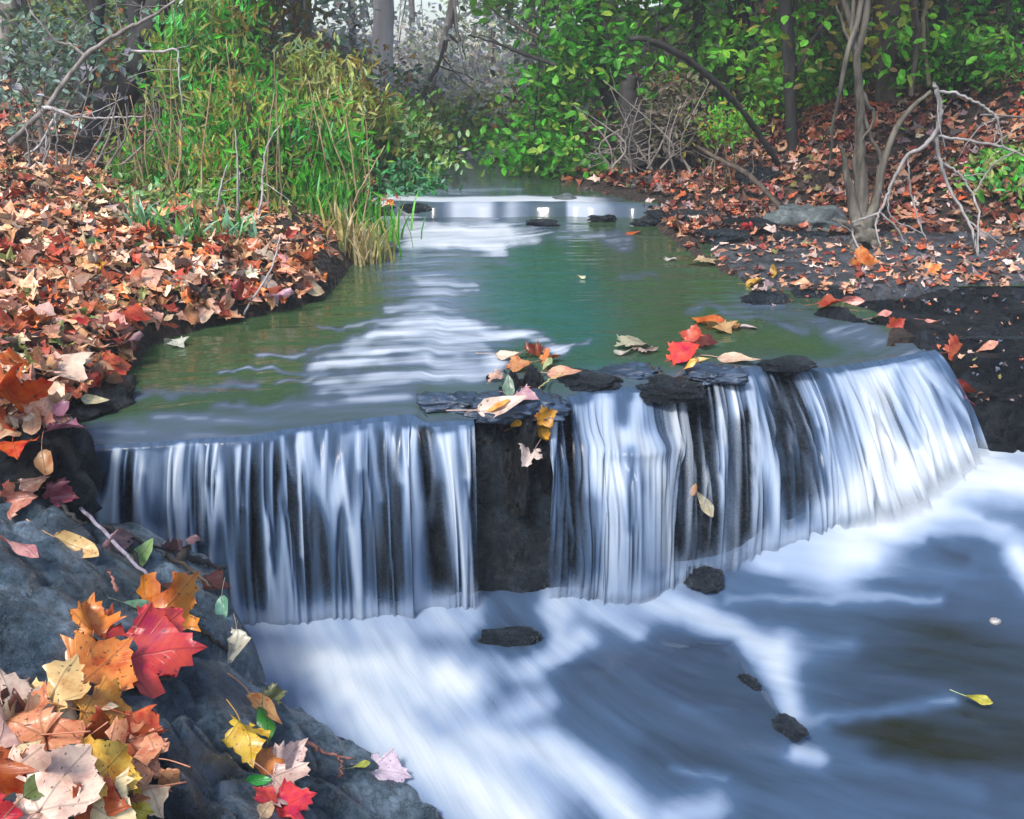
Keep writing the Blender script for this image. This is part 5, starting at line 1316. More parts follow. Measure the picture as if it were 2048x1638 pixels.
def leaf_quads(P_, c, s, r, droop=.4, slim=1.0, upr=0.0):
    n = len(P_)
    up = r.normal(0, .6, (n, 3)) + np.array([-.1, -.25 - upr, .75 - .3 * min(upr, 1)]); up /= np.linalg.norm(up, axis=1)[:, None]
    f = r.normal(0, 1, (n, 3)) * np.array([1, 1, 1 + upr]) + np.array([0, 0, -droop + 1.2 * upr]); f -= up * (f * up).sum(1)[:, None]; f /= np.linalg.norm(f, axis=1)[:, None] + 1e-9
    rt = np.cross(f, up)
    base = np.array([(0, 0, 0), (.26 * slim, .3, .06), (.22 * slim, .68, .06), (0, 1, -.05), (-.22 * slim, .68, .06), (-.26 * slim, .3, .06)])
    V = P_[:, None] + s[:, None, None] * (base[None, :, 0:1] * rt[:, None] + (base[None, :, 1:2] - .5) * f[:, None] + base[None, :, 2:3] * up[:, None])
    q = np.array([(0, 1, 2, 3), (0, 3, 4, 5)])
    Q = (np.arange(n)[:, None, None] * 6 + q[None]).reshape(-1, 4)
    return V.reshape(-1, 3), Q, np.repeat(c, 6, 0)


_seed = [100]


def foliage(name, blobs, pal, n, size, parent=None, csd=.16, per=34, slim=1.0, droop=.4, upr=0.0):
    _seed[0] += 1
    P_, c, s, r = foliage_arrays(blobs, pal, n, size, csd, per, _seed[0])
    P_[:, 2] = np.maximum(P_[:, 2], ground_z(P_[:, 0], P_[:, 1]) + .01)
    V, Q, C = leaf_quads(P_, c, s, r, droop, slim, upr)
    return link(name, mesh_np(name, V, Q, C, smooth_=False), M['foliage'], parent)


def tree(name, label, cat, trunk, r, bark, blobs=None, pal=None, n=2500, size=.1, limbs=(), group=None, csd=.18, auto=5, part='trunk', crown='crown', per=34):
    e = empty(name, trunk[0]); tag(e, label, cat, group)
    t = Tubes()
    pts = spline(trunk, 6, .004)
    t.add(pts, r, 8, .15)
    for lp, lr in limbs:
        t.add(spline(lp, 5, .004), lr, 6, .1)
    if blobs and auto:
        rr = np.random.default_rng(len(label))
        for k in range(auto):
            b = blobs[rr.integers(0, len(blobs))]
            i = int(len(pts) * rr.uniform(.35, .95)); a = pts[min(i, len(pts) - 1)]
            d = rr.normal(0, .55, 3); q = np.array(b[:3]) + d * np.array(b[3:6])
            mid = (a + q) / 2 + rr.normal(0, .08, 3) + np.array([0, 0, -.06])
            rad = r[-1] * .5 + r[0] * .14
            t.add(spline([a, mid, q], 5, .008), [rad, rad * .6, rad * .2], 6)
    t.build(part, bark, e)
    if blobs:
        foliage(crown, blobs, pal, n, size, e, csd, per)
    return e


def bare(name, label, cat, paths, bark, group=None, twigs=0, seed=1, sides=6):
    """bare sticks: one continuous woody mesh"""
    t = Tubes(); rr = np.random.default_rng(seed)
    for p, r in paths:
        pts = spline(p, 6, .003); t.add(pts, r, sides, .15)
        for k in range(twigs):
            i = rr.integers(2, len(pts) - 1); a = pts[i]
            d = rr.normal(0, 1, 3) * np.array([1, .5, .8]); d /= np.linalg.norm(d)
            L_ = rr.uniform(.12, .4)
            q = a + d * L_; m_ = a + d * L_ * .5 + rr.normal(0, .03, 3)
            rad = np.interp(i / len(pts), [0, 1], [r[0], r[-1]]) * .5
            t.add(spline([a, m_, q], 4, .003), [rad, rad * .7, rad * .3], 4)
    o = t.build(name, bark)
    return tag(o, label, cat, group)


# ---- left side
tree('tree', 'black forked trunk standing behind the left thicket', 'tree', pxpath(9, [(180, 330), (215, 240), (265, 150), (300, 60), (335, -60), (360, -400), (340, -1000), (330, -1500)]), [.17, .13, .11, .09, .06], M['bark_black'],
     [B(330, -700, 9, 380, 260), B(150, -450, 9.5, 260, 200), B(420, -1150, 9.2, 420, 300)], PG_TEAL, 3200, .12, limbs=[(pxpath(9, [(262, 155), (272, 60), (262, -60), (230, -400)]), [.08, .06, .04]), (pxpath(9, [(240, 200), (300, 160), (320, 60), (350, -100)]), [.045, .035, .02])])
tree('tree', 'slim dark trunk left of the black forked trunk', 'tree', pxpath(10, [(150, 300), (165, 180), (185, 60), (195, -40), (190, -600), (200, -1200)]), [.10, .08, .07, .04], M['bark_black'],
     [B(80, -500, 10, 320, 300), B(250, -900, 10, 300, 280)], PG_TEAL, 2600, .13)
tree('tree', 'grey green tree with drooping leaves at the far left edge', 'tree', pxpath(11, [(-20, 310), (0, 150), (20, 0), (10, -500), (30, -1100)]), [.14, .11, .08, .05], M['bark_grey'],
     [B(30, 40, 11, 130, 90), B(100, -120, 11, 180, 120), B(0, -600, 11, 420, 320)], PG_TEAL, 2600, .11)
tree('shrub', 'teal grey shrub with sparse leaves below the forked trunk', 'shrub', pxpath(8.4, [(90, 310), (80, 220), (110, 130)]), [.03, .02, .01], M['bark_grey'],
     [B(90, 180, 8.4, 120, 90), B(150, 90, 8.6, 120, 70)], PG_TEAL, 900, .075, part='stem', crown='foliage', limbs=[(pxpath(8.4, [(90, 300), (140, 200), (200, 130)]), [.02, .008])])
bare('branch', 'pale bare branch slanting up across the forked trunk', 'branch', [(pxpath(7.6, [(20, 285), (95, 212), (170, 112), (245, 62), (300, 35), (352, 0)]), [.022, .02, .016, .012, .008]), (pxpath(7.6, [(170, 112), (140, 90), (110, 80), (60, 20)]), [.012, .006]), (pxpath(7.6, [(95, 212), (60, 250), (70, 280), (78, 300)]), [.014, .006]),
      (pxpath(7.6, [(245, 62), (235, 20), (228, -10)]), [.008, .004])], M['bark_grey'], twigs=4, seed=4)
bare('branch', 'pale bare branch lying level at the foot of the forked trunk', 'branch', [(pxpath(7.5, [(85, 215), (110, 218), (150, 234), (210, 236), (292, 232)]), [.016, .013, .008, .005]), (pxpath(7.5, [(115, 222), (80, 290), (50, 310)]), [.012, .008])], M['bark_pale'], twigs=4, seed=6)
bare('branch', 'thin grey branch arching out of the left thicket', 'branch', [(pxpath(7.4, [(262, 102), (320, 104), (352, 100), (358, 150), (366, 222)]), [.010, .009, .007, .005])], M['bark_pale'], twigs=2, seed=8)
bare('stick', 'long fallen grey stick on the upper left bank litter', 'stick', [([at_Y(-20, 398, 6.2), at_Y(90, 408, 6.15), at_Y(190, 430, 6.0), at_Y(300, 438, 5.9)], [.018, .014, .01])], M['bark_pale'], twigs=2, seed=9)
bare('bush', 'tangle of bare grey twigs on the upper left bank', 'bush', [(pxpath(7.2, [(60 + 26 * k, 330), (55 + 34 * k + 12 * math.sin(k * 2), 270), (40 + 40 * k + 30 * math.sin(k * 5), 190 + 25 * math.cos(k * 3))]), [.009, .007, .003]) for k in range(8)], M['bark_grey'], twigs=5, seed=11)


def weeds(label, px, py, Y, w, h, pal, n, size, stems, bark, cat='bush', name='bush', seed=1, slim=.8, group=None, upr=.25):
    c = at_Y(px, py, Y); k = depth_of(c) / F
    gz = float(ground_z(np.array([c[0]]), np.array([c[1]]))[0])
    e = empty(name, (c[0], c[1], gz)); tag(e, label, cat, group)
    t = Tubes(); rr = np.random.default_rng(seed)
    for i in range(stems):
        x0 = c[0] + rr.uniform(-.75, .75) * w * k; y0 = c[1] + rr.uniform(-.3, .3)
        top = np.array([x0 + rr.normal(0, .12), y0 + rr.normal(0, .1), c[2] + h * k * rr.uniform(.3, 1.05)])
        b = np.array([x0, y0, float(ground_z(np.array([x0]), np.array([y0]))[0]) - .02])
        m_ = (b + top) / 2 + rr.normal(0, .04, 3)
        t.add(spline([b, m_, top], 5, .002), [.008, .006, .003], 4)
    t.build('stem', bark, e)
    ry = .45
    blobs = [(c[0], c[1], c[2], w * k, ry, h * k), (c[0] - w * k * .4, c[1], c[2] - h * k * .35, w * k * .7, ry, h * k * .6), (c[0] + w * k * .4, c[1] - .1, c[2] - h * k * .4, w * k * .7, ry, h * k * .55)]
    foliage('foliage', blobs, pal, n, size, e, .11, 26, slim, .2, upr)
    return e


weeds('bright green bush beside the black forked trunk', 330, 330, 7.7, 85, 120, PG_BRIGHT, 2100, .095, 26, M['bark_olive'], upr=.9, slim=.42, seed=21)
weeds('tall emerald bush reaching the top edge left of the rusty tree', 420, 110, 8.8, 95, 160, PG_BRIGHT + PG_OLIVE[:2], 2600, .105, 26, M['bark_olive'], upr=.9, slim=.42, seed=22)
weeds('olive brown thicket of tall weeds in the middle of the left bank', 500, 300, 7.5, 90, 140, PG_OLIVE[:4] + PG_BRIGHT[:3], 2500, .09, 34, M['bark_brown'], upr=.9, slim=.42, seed=23)
weeds('lush green weeds just left of the grass clump', 620, 320, 7.6, 85, 110, PG_BRIGHT, 2600, .095, 30, M['bark_olive'], upr=.9, slim=.42, seed=24)
weeds('olive bush with pale leaves above the lush weeds', 650, 200, 9.3, 110, 110, PG_OLIVE, 3400, .105, 18, M['bark_brown'], upr=.9, slim=.42, seed=25)
weeds('speckled green bush leaning over the far left shore', 790, 290, 9.9, 95, 95, PG_MID, 3000, .085, 6, M['bark_olive'], seed=26)
weeds('low blue green bush at the far left waterline', 790, 365, 9.4, 70, 38, G((60, 130, 70), (80, 150, 100), (50, 100, 60), (110, 160, 130)), 1300, .075, 4, M['bark_olive'], seed=27)
weeds('low green plants at the edge of the left bank litter', 330, 420, 6.8, 90, 34, PG_MID, 900, .06, 5, M['bark_olive'], seed=28)
tree('tree', 'rusty brown tree rising behind the left thicket', 'tree', pxpath(12.5, [(610, 260), (618, 120), (615, 0), (620, -500), (610, -1100)]), [.07, .055, .045, .03], M['bark_grey'],
     [B(600, 60, 11.8, 85, 110), B(650, 130, 12, 70, 70), B(560, -250, 12.5, 260, 220), B(600, -800, 12.5, 300, 320)], PG_RUST, 4200, .11)
tree('tree', 'green tree with a hidden trunk behind the emerald bush', 'tree', pxpath(11, [(480, 280), (470, 100), (480, -50), (470, -600), (480, -1200)]), [.12, .10, .08, .05], M['bark_brown'],
     [B(480, 60, 11, 110, 110), B(420, -200, 11, 240, 170), B(520, -700, 11, 320, 320)], PG_BRIGHT + PG_OLIVE[:2], 4400, .11)
# pale weed stalks in front of the thicket
for i, (pts, lab) in enumerate(((((474, 462), (476, 360), (470, 258)), 'straight pale weed stalk in front of the olive brown thicket'), (((513, 455), (524, 380), (532, 300), (560, 250)), 'tan weed stalk right of the straight pale stalk'),
                               (((562, 445), (563, 380), (556, 262), (548, 100)), 'tall thin green stalk in the lush weeds'), (((430, 450), (440, 380), (455, 330)), 'short brown weed stalk left of the straight pale stalk'), (((360, 470), (352, 400), (340, 330)), 'thin brown stalk in front of the bright green bush'),
                               (((480, 640), (510, 590), (545, 530), (560, 470)), 'thin pale twig leaning over the red leaf on the left bank'))):
    Yb = 4.9 if 'twig' in lab else 6.6
    bare('stalk' if 'stalk' in lab else 'twig', lab, 'stalk' if 'stalk' in lab else 'twig', [(pxpath(Yb, pts), [.010, .008, .004] if Yb > 5 else [.006, .004])], M['bark_pale'] if 'pale' in lab else (M['bark_olive'] if 'green' in lab else M['bark_brown']), twigs=2 if Yb > 5 else 0, seed=60 + i, sides=6)


_r = np.random.default_rng(91)
for i in range(24):
    x0 = _r.uniform(255, 740); Yd = _r.uniform(6.9, 7.4)
    b0 = on_ground(x0, 470 if x0 > 420 else 410); b0[1] = Yd; c0 = at_Y(x0, 400, Yd)
    b0 = np.array([c0[0], Yd, float(ground_z(np.array([c0[0]]), np.array([Yd]))[0]) - .02])
    t0 = b0 + np.array([_r.normal(0, .14), _r.normal(0, .05), _r.uniform(.5, 1.15)])
    m0 = (b0 + t0) / 2 + _r.normal(0, .03, 3)
    bare('stalk', 'dry tan weed stalk standing among the green thicket of the left bank', 'stalk', [([b0, m0, t0], [.008, .006, .003])], M['bark_straw'], 'dry stalks in the left thicket', twigs=int(_r.integers(1, 5)), seed=200 + i, sides=6)
# grass clump and spiky plant
def blades(name, label, cat, base, n, spread, hgt, pal, wid, seed, lean=.5, kind=None):
    r = np.random.default_rng(seed)
    b = np.array(base) + np.column_stack([r.normal(0, spread[0], n), r.normal(0, spread[1], n), np.zeros(n)])
    b[:, 2] = np.maximum(ground_z(b[:, 0], b[:, 1]), -.02) - .01
    h = hgt * r.uniform(.5, 1.15, n)
    d = r.normal(0, 1, (n, 2)); d /= np.linalg.norm(d, axis=1)[:, None]
    ln = lean * r.random(n)
    side = np.column_stack([-d[:, 1], d[:, 0]])
    rows = []
    for t_, w_ in ((0, .8), (.35, 1), (.7, .7), (1, .08)):
        c = b + np.column_stack([d * (h * ln * t_ ** 1.8)[:, None], h * t_ * (1 - .35 * ln * t_)])
        o = np.column_stack([side * (wid * w_), np.zeros(n)])
        rows += [c - o, c + o]
    V = np.stack(rows, 1)
    q = np.array([(0, 1, 3, 2), (2, 3, 5, 4), (4, 5, 7, 6)])
    Q = (np.arange(n)[:, None, None] * 8 + q[None]).reshape(-1, 4)
    pal = np.array(pal); C = pal[r.integers(0, len(pal), n)] * (1 + r.normal(0, .15, (n, 1)))
    return tag(link(name, mesh_np(name, V.reshape(-1, 3), Q, np.repeat(np.clip(C, .004, .8), 8, 0)), M['foliage']), label, cat, kind=kind)


blades('grass', 'bright green grass clump at the tip of the far left bank', 'grass', at_z(700, 450, .12), 260, (.18, .25), .36, PG_BRIGHT, .010, 5, .7, 'stuff')
blades('dry_grass', 'dry yellowish grass tuft at the water edge below the green grass clump', 'grass', at_z(722, 505, .05), 160, (.09, .12), .30, G((170, 150, 100), (150, 140, 80), (120, 130, 70), (190, 176, 140)), .009, 6, .7)
for px, py, s, lab in ((390, 500, 7, 'spiky green plant with pale blades in the left bank litter'), (300, 470, 8, 'small grassy green plant behind the spiky one'), (470, 490, 9, 'low green plant right of the spiky one, near the black stone')):
    h = hit(px, py); blades('plant', lab, 'plant', tuple(h[0]), 46, (.05, .05), .24, G((90, 150, 60), (120, 170, 120), (150, 190, 160), (70, 120, 50), (110, 120, 60)), .012, s, 1.3)

# ---- middle distance
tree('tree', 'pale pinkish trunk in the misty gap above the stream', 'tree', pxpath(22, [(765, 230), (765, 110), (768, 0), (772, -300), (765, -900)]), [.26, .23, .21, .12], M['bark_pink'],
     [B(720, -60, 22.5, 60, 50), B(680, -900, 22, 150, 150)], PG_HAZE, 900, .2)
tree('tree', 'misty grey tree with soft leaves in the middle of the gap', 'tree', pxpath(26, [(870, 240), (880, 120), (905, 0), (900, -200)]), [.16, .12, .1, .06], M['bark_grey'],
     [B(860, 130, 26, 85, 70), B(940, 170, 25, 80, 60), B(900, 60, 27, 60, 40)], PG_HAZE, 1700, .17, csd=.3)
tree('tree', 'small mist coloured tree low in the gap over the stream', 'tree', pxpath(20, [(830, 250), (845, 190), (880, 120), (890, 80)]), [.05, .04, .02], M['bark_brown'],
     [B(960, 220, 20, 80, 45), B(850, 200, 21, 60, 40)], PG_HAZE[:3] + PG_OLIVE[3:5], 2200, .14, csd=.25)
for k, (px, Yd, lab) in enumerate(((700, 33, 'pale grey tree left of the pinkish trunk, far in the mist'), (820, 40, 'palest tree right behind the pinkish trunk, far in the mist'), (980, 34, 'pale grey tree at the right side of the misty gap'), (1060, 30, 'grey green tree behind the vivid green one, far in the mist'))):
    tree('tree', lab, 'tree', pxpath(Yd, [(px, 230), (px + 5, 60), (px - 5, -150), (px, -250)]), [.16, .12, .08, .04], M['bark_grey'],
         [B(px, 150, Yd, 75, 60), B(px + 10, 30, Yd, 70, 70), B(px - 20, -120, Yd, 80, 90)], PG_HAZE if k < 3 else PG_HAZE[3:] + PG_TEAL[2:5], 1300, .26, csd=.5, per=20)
weeds('olive green bush closing the view up the stream', 905, 275, 14, 85, 62, PG_OLIVE[2:5] + PG_MID[:3], 2800, .11, 6, M['bark_olive'], seed=31)
weeds('dark green bush over the far water on the stream bend', 1010, 320, 12.6, 80, 45, PG_MID + PG_DARK[:2], 2200, .10, 5, M['bark_olive'], seed=32)
weeds('small teal bush hanging over the far end of the water', 960, 350, 12.2, 60, 24, PG_TEAL, 900, .09, 3, M['bark_olive'], seed=33)
tree('tree', 'vivid green tree right of the misty gap', 'tree', pxpath(10.6, [(1250, 310), (1225, 200), (1190, 80), (1180, -60), (1200, -600), (1220, -1200)]), [.13, .11, .09, .08, .05], M['bark_black'],
     [B(1120, 150, 10.5, 75, 110), B(1180, 60, 10.4, 100, 90), B(1090, 240, 10.6, 60, 60), B(1250, 130, 10.3, 70, 70), B(1055, 300, 10.4, 50, 40), B(1140, 300, 10.2, 60, 40), B(1220, -200, 10.6, 240, 170), B(1320, -750, 10.6, 280, 320)], PG_BRIGHT[:6], 11000, .105)
tree('tree', 'yellow green tree with small leaves near the arching branch', 'tree', pxpath(11.6, [(1380, 300), (1390, 150), (1400, 0), (1390, -500), (1400, -1100)]), [.10, .08, .07, .04], M['bark_brown'],
     [B(1350, 60, 11.0, 110, 80), B(1420, 120, 11.0, 90, 80), B(1300, 0, 10.8, 90, 60), B(1420, -300, 11.5, 260, 200), B(1420, -850, 11.5, 280, 300)], PG_BRIGHT[:4] + PG_YEL[:3], 7500, .10)
weeds('drab brown brush on the far right bank beside the stream bend', 1330, 235, 10.2, 95, 80, G((96, 92, 70), (110, 100, 84), (84, 96, 60), (120, 110, 96), (76, 70, 52)), 2400, .075, 10, M['bark_grey'], seed=34)
weeds('grey green brush at the far right waterline', 1180, 345, 10.8, 75, 40, PG_TEAL[:4] + PG_MID[3:5], 1500, .08, 5, M['bark_grey'], seed=35)
_r = np.random.default_rng(5)
bare('bush', 'tangle of thin bare grey branches on the far right bank', 'bush', [(pxpath(9.2 + .5 * _r.random(), [(x0, 345 - 10 * _r.random()), (x0 + _r.normal(0, 26), 285), (x0 + _r.normal(0, 70), 240 - 90 * _r.random())]), [.012, .008, .003]) for x0 in _r.uniform(1215, 1420, 13)], M['bark_grey'], twigs=6, seed=37)
bare('branch', 'thin dark branch reaching from the vivid green tree into the misty gap', 'branch', [(pxpath(10, [(1110, 130), (1040, 105), (990, 85), (935, 70)]), [.022, .018, .012, .006])], M['bark_black'], twigs=2, seed=39)
bare('branch', 'thin slanting branch at the top of the misty gap', 'branch', [(pxpath(10.2, [(1075, 75), (1020, 45), (975, 10)]), [.016, .012, .006])], M['bark_brown'], twigs=1, seed=40)
bare('stump', 'black rotten stump behind the bare twigs on the far right bank', 'stump', [(pxpath(9.9, [(1272, 330), (1268, 250), (1255, 190), (1262, 150)]), [.15, .12, .09, .07])], M['bark_black'], seed=41, sides=10)

# ---- right side
bare('branch', 'black arching branch bowed over the far right bank', 'branch', [(pxpath([8.2, 9.0], [(1258, 78)]) + [at_Y(a, b, 8.2 + .1 * i) for i, (a, b) in enumerate(((1290, 78), (1345, 102), (1390, 130), (1432, 166), (1472, 206), (1504, 248), (1540, 300), (1556, 330)))], [.018, .026, .028, .028, .026, .026, .024]),
     ([at_Y(1290, 78, 8.2), at_Y(1298, 92, 8.2), at_Y(1296, 104, 8.2)], [.012, .006])], M['bark_black'], twigs=1, seed=43)
bare('stick', 'leaning dark stick with its foot at the right waterline', 'stick', [([at_Y(1392, 292, 8.8), at_Y(1450, 325, 8.6), at_Y(1500, 352, 8.4), at_Y(1565, 420, 8.1)], [.016, .02, .024, .022])], M['bark_brown'], twigs=1, seed=44)
tree('tree', 'thick black trunk near the top right of the vivid green tree', 'tree', pxpath(13, [(1478, 300), (1475, 170), (1470, 40), (1475, -300), (1470, -1000)]), [.14, .13, .12, .08], M['bark_black'],
     [B(1480, 30, 12.6, 60, 50), B(1500, -350, 13, 260, 220), B(1480, -900, 13, 300, 300)], PG_YEL, 2600, .11)
tree('tree', 'straight thin dark trunk in the middle of the right bank', 'tree', pxpath(9.3, [(1590, 370), (1585, 290), (1580, 180), (1576, 70), (1570, -60), (1580, -600), (1570, -1100)]), [.05, .05, .055, .055, .045, .03], M['bark_black'],
     [B(1560, 90, 9.6, 90, 80), B(1600, -200, 9.4, 200, 140), B(1570, -750, 9.4, 260, 300)], PG_YEL + PG_BRIGHT[:2], 2600, .10)
# many stemmed tree on the shelf
T = 6.85
tree('tree', 'many stemmed grey tree rooted on the rock shelf', 'tree', [at_Y(1722, 505, 6.55), at_Y(1722, 460, 6.8), at_Y(1724, 400, T), at_Y(1720, 300, T), at_Y(1719, 212, T), at_Y(1714, 110, T), at_Y(1728, 40, T), at_Y(1740, -200, T), at_Y(1720, -700, T)], [.09, .06, .045, .034, .028, .026, .026, .025, .02], M['bark_tree'],
     [B(1690, 330, 6.9, 40, 26), B(1740, 300, 6.8, 30, 30), B(1650, 60, 7.3, 90, 60), B(1760, 130, 7.2, 80, 60), B(1700, -250, 7, 260, 150), B(1760, -700, 7, 300, 260)], PG_YEL + PG_BRIGHT[:3], 2200, .085,
     limbs=[([at_Y(1730, 460, 6.8), at_Y(1752, 400, T), at_Y(1766, 330, T), at_Y(1803, 240, T), at_Y(1862, 182, T)], [.05, .032, .026, .020, .012]),
            ([at_Y(1765, 325, T), at_Y(1740, 270, T), at_Y(1720, 214, T)], [.016, .014, .014]), ([at_Y(1715, 450, 6.8), at_Y(1700, 380, T), at_Y(1690, 320, T), at_Y(1680, 290, T)], [.045, .03, .018, .008]),
            ([at_Y(1719, 400, T), at_Y(1712, 330, T), at_Y(1716, 285, T)], [.03, .026, .018]), ([at_Y(1714, 120, T), at_Y(1690, 60, T), at_Y(1672, 10, T)], [.014, .010, .006]),
            ([at_Y(1712, 110, T), at_Y(1705, 70, T), at_Y(1708, 0, T), at_Y(1715, -100, T)], [.02, .016, .012]),
            ([at_Y(1715, 470, 6.7), at_Y(1690, 445, 6.6), at_Y(1665, 440, 6.6)], [.03, .018, .01]), ([at_Y(1740, 470, 6.7), at_Y(1752, 492, 6.5), at_Y(1760, 505, 6.4)], [.05, .03, .015]), ([at_Y(1716, 480, 6.65), at_Y(1708, 500, 6.5), at_Y(1700, 512, 6.42)], [.05, .03, .015])], auto=3)
D = 6.5
bare('fallen_branch', 'bleached dead branch propped up on many thin legs at the right', 'fallen branch', [
    (pxpath(D, [(1867, 165), (1872, 180), (1881, 212), (1878, 245), (1871, 268), (1845, 295), (1816, 311), (1786, 359), (1772, 395), (1758, 424), (1725, 438), (1704, 446)]), [0.0086, 0.0145, 0.0145, 0.0158, 0.0158, 0.0132, 0.0119, 0.0106, 0.0092, 0.0086, 0.0079, 0.0059]),
    ([at_Y(1871, 270, D), at_Y(1881, 325, D), at_Y(1902, 383, D), at_Y(1936, 441, 6.4), at_Y(1953, 496, 6.3), at_Y(1960, 543, 6.2)], [0.0132, 0.0112, 0.0099, 0.0092, 0.0079, 0.0073]),
    ([at_Y(1884, 325, D), at_Y(1915, 345, D), at_Y(1936, 373, D), at_Y(1957, 424, 6.4), at_Y(1955, 513, 6.25)], [0.0092, 0.0079, 0.0073, 0.0066, 0.0053]),
    (pxpath(D, [(1872, 273), (1930, 280), (1998, 291), (2030, 304), (2070, 318)]), [0.0092, 0.0086, 0.0073, 0.0059]),
    (pxpath(D, [(1874, 182), (1910, 186), (1946, 202), (1975, 218), (1994, 240), (2002, 268), (2006, 300)]), [0.0092, 0.0086, 0.0079, 0.0066, 0.0053]),
    ([at_Y(1815, 315, D), at_Y(1818, 345, D), at_Y(1823, 386, D), at_Y(1838, 445, 6.5), at_Y(1854, 484, 6.5)], [0.0066, 0.0059, 0.0059, 0.0040]),
    ([at_Y(1760, 425, D), at_Y(1792, 455, 6.5), at_Y(1810, 485, 6.5), at_Y(1832, 518, 6.45)], [0.0073, 0.0066, 0.0066, 0.0059]),
    ([at_Y(1758, 426, D), at_Y(1752, 450, D), at_Y(1760, 495, 6.45), at_Y(1768, 525, 6.4)], [0.0066, 0.0059, 0.0053]),
    ([at_Y(1704, 446, D), at_Y(1706, 470, D), at_Y(1716, 500, 6.4), at_Y(1716, 515, 6.38)], [0.0066, 0.0059, 0.0059]),
    ([at_Y(1786, 359, D), at_Y(1776, 410, D), at_Y(1790, 440, D), at_Y(1850, 470, 6.5)], [0.0066, 0.0053, 0.0046, 0.0026]),
    ([at_Y(1936, 441, 6.4), at_Y(1990, 480, 6.3), at_Y(2020, 500, 6.3), at_Y(2022, 528, 6.25)], [0.0053, 0.0046, 0.0033]),
    (pxpath(D, [(1994, 258), (1988, 280), (1990, 292)]), [0.0040, 0.0026])], M['bark_dead'], twigs=1, seed=47, sides=8)
bare('branch', 'thin pale branch crossing the leafy slope at the right edge', 'branch', [(pxpath(6.9, [(1950, 384), (1990, 325), (2040, 300)]), [.008, .006]), (pxpath(6.9, [(1960, 230), (2060, 234)]), [.007, .006])], M['bark_grey'], twigs=2, seed=48)
for i, (pts, Yd, r, bk, lab) in enumerate((
        (((1822, 190), (1828, 130), (1836, 60), (1830, -50), (1840, -600)), 8.2, [.02, .02, .02, .014], 'bark_brown', 'thin brown sapling left of the thick trunk at the upper right'),
        (((1858, 170), (1850, 110), (1846, 50), (1856, -60), (1850, -500)), 8.6, [.018, .018, .015, .01], 'bark_olive', 'thin olive sapling beside the thin brown sapling'),
        (((1772, 330), (1775, 200), (1770, 60), (1776, -100), (1770, -900)), 9.6, [.13, .12, .11, .06], 'bark_brown', 'thick mossy trunk behind the many stemmed tree'),
        (((1885, 330), (1875, 180), (1868, 40), (1872, -150), (1880, -900)), 10.2, [.14, .13, .12, .07], 'bark_black', 'thick dark trunk behind the bleached dead branch'),
        (((1965, 250), (1962, 120), (1968, 0), (1960, -700)), 11.5, [.10, .09, .08, .05], 'bark_black', 'dark trunk near the right edge above the leafy slope'),
        (((1650, 320), (1655, 200), (1648, 60), (1655, -100), (1650, -800)), 11.2, [.07, .06, .06, .04], 'bark_brown', 'slim brown trunk between the straight and the many stemmed tree'))):
    tx, ty = pts[2]
    tree('tree' if 'trunk' in lab else 'sapling', lab, 'tree' if 'trunk' in lab else 'sapling', pxpath(Yd, pts), r, M[bk], [B(tx, ty - 20, Yd + .2, 75, 60), B(tx, ty + 60, Yd + .3, 60, 50), B(tx - 60, -300, Yd, 220, 200), B(tx + 40, -700, Yd, 260, 240)], [PG_YEL, PG_DARK + PG_BRIGHT[:1], PG_DARK, PG_DARK, PG_DARK + PG_YEL[:2], PG_YEL][i], 2300, .095)
tree('tree', 'dark green leafy tree filling the upper right corner', 'tree', pxpath(9.5, [(2090, 300), (2085, 150), (2080, 0), (2080, -700)]), [.10, .09, .08, .05], M['bark_black'],
     [B(2010, 60, 9.6, 80, 70), B(2060, 150, 9.4, 50, 50), B(1930, 60, 10, 80, 60), B(2050, -300, 9.6, 240, 200), B(2000, -800, 9.6, 300, 300)], PG_DARK + PG_BRIGHT[:2] + PG_YEL[:2], 5000, .095)
weeds('green bush at the right edge of the leafy slope', 2020, 350, 7.2, 50, 44, PG_BRIGHT + PG_MID[:2], 700, .075, 4, M['bark_olive'], seed=51)
weeds('low green plants at the top of the leafy right slope', 1930, 110, 9, 110, 50, PG_DARK + PG_BRIGHT[:2], 1800, .075, 6, M['bark_olive'], seed=52)
weeds('yellow green bush behind the straight thin trunk', 1600, 150, 10.8, 110, 80, PG_YEL, 2600, .085, 7, M['bark_olive'], seed=53)
weeds('dark bush behind the many stemmed tree', 1770, 160, 10.6, 110, 90, PG_DARK + PG_YEL[:2], 2600, .085, 7, M['bark_brown'], seed=54)
weeds('small olive plant on the slope below the arching branch', 1470, 240, 8.9, 50, 34, PG_YEL, 450, .06, 4, M['bark_olive'], seed=55)

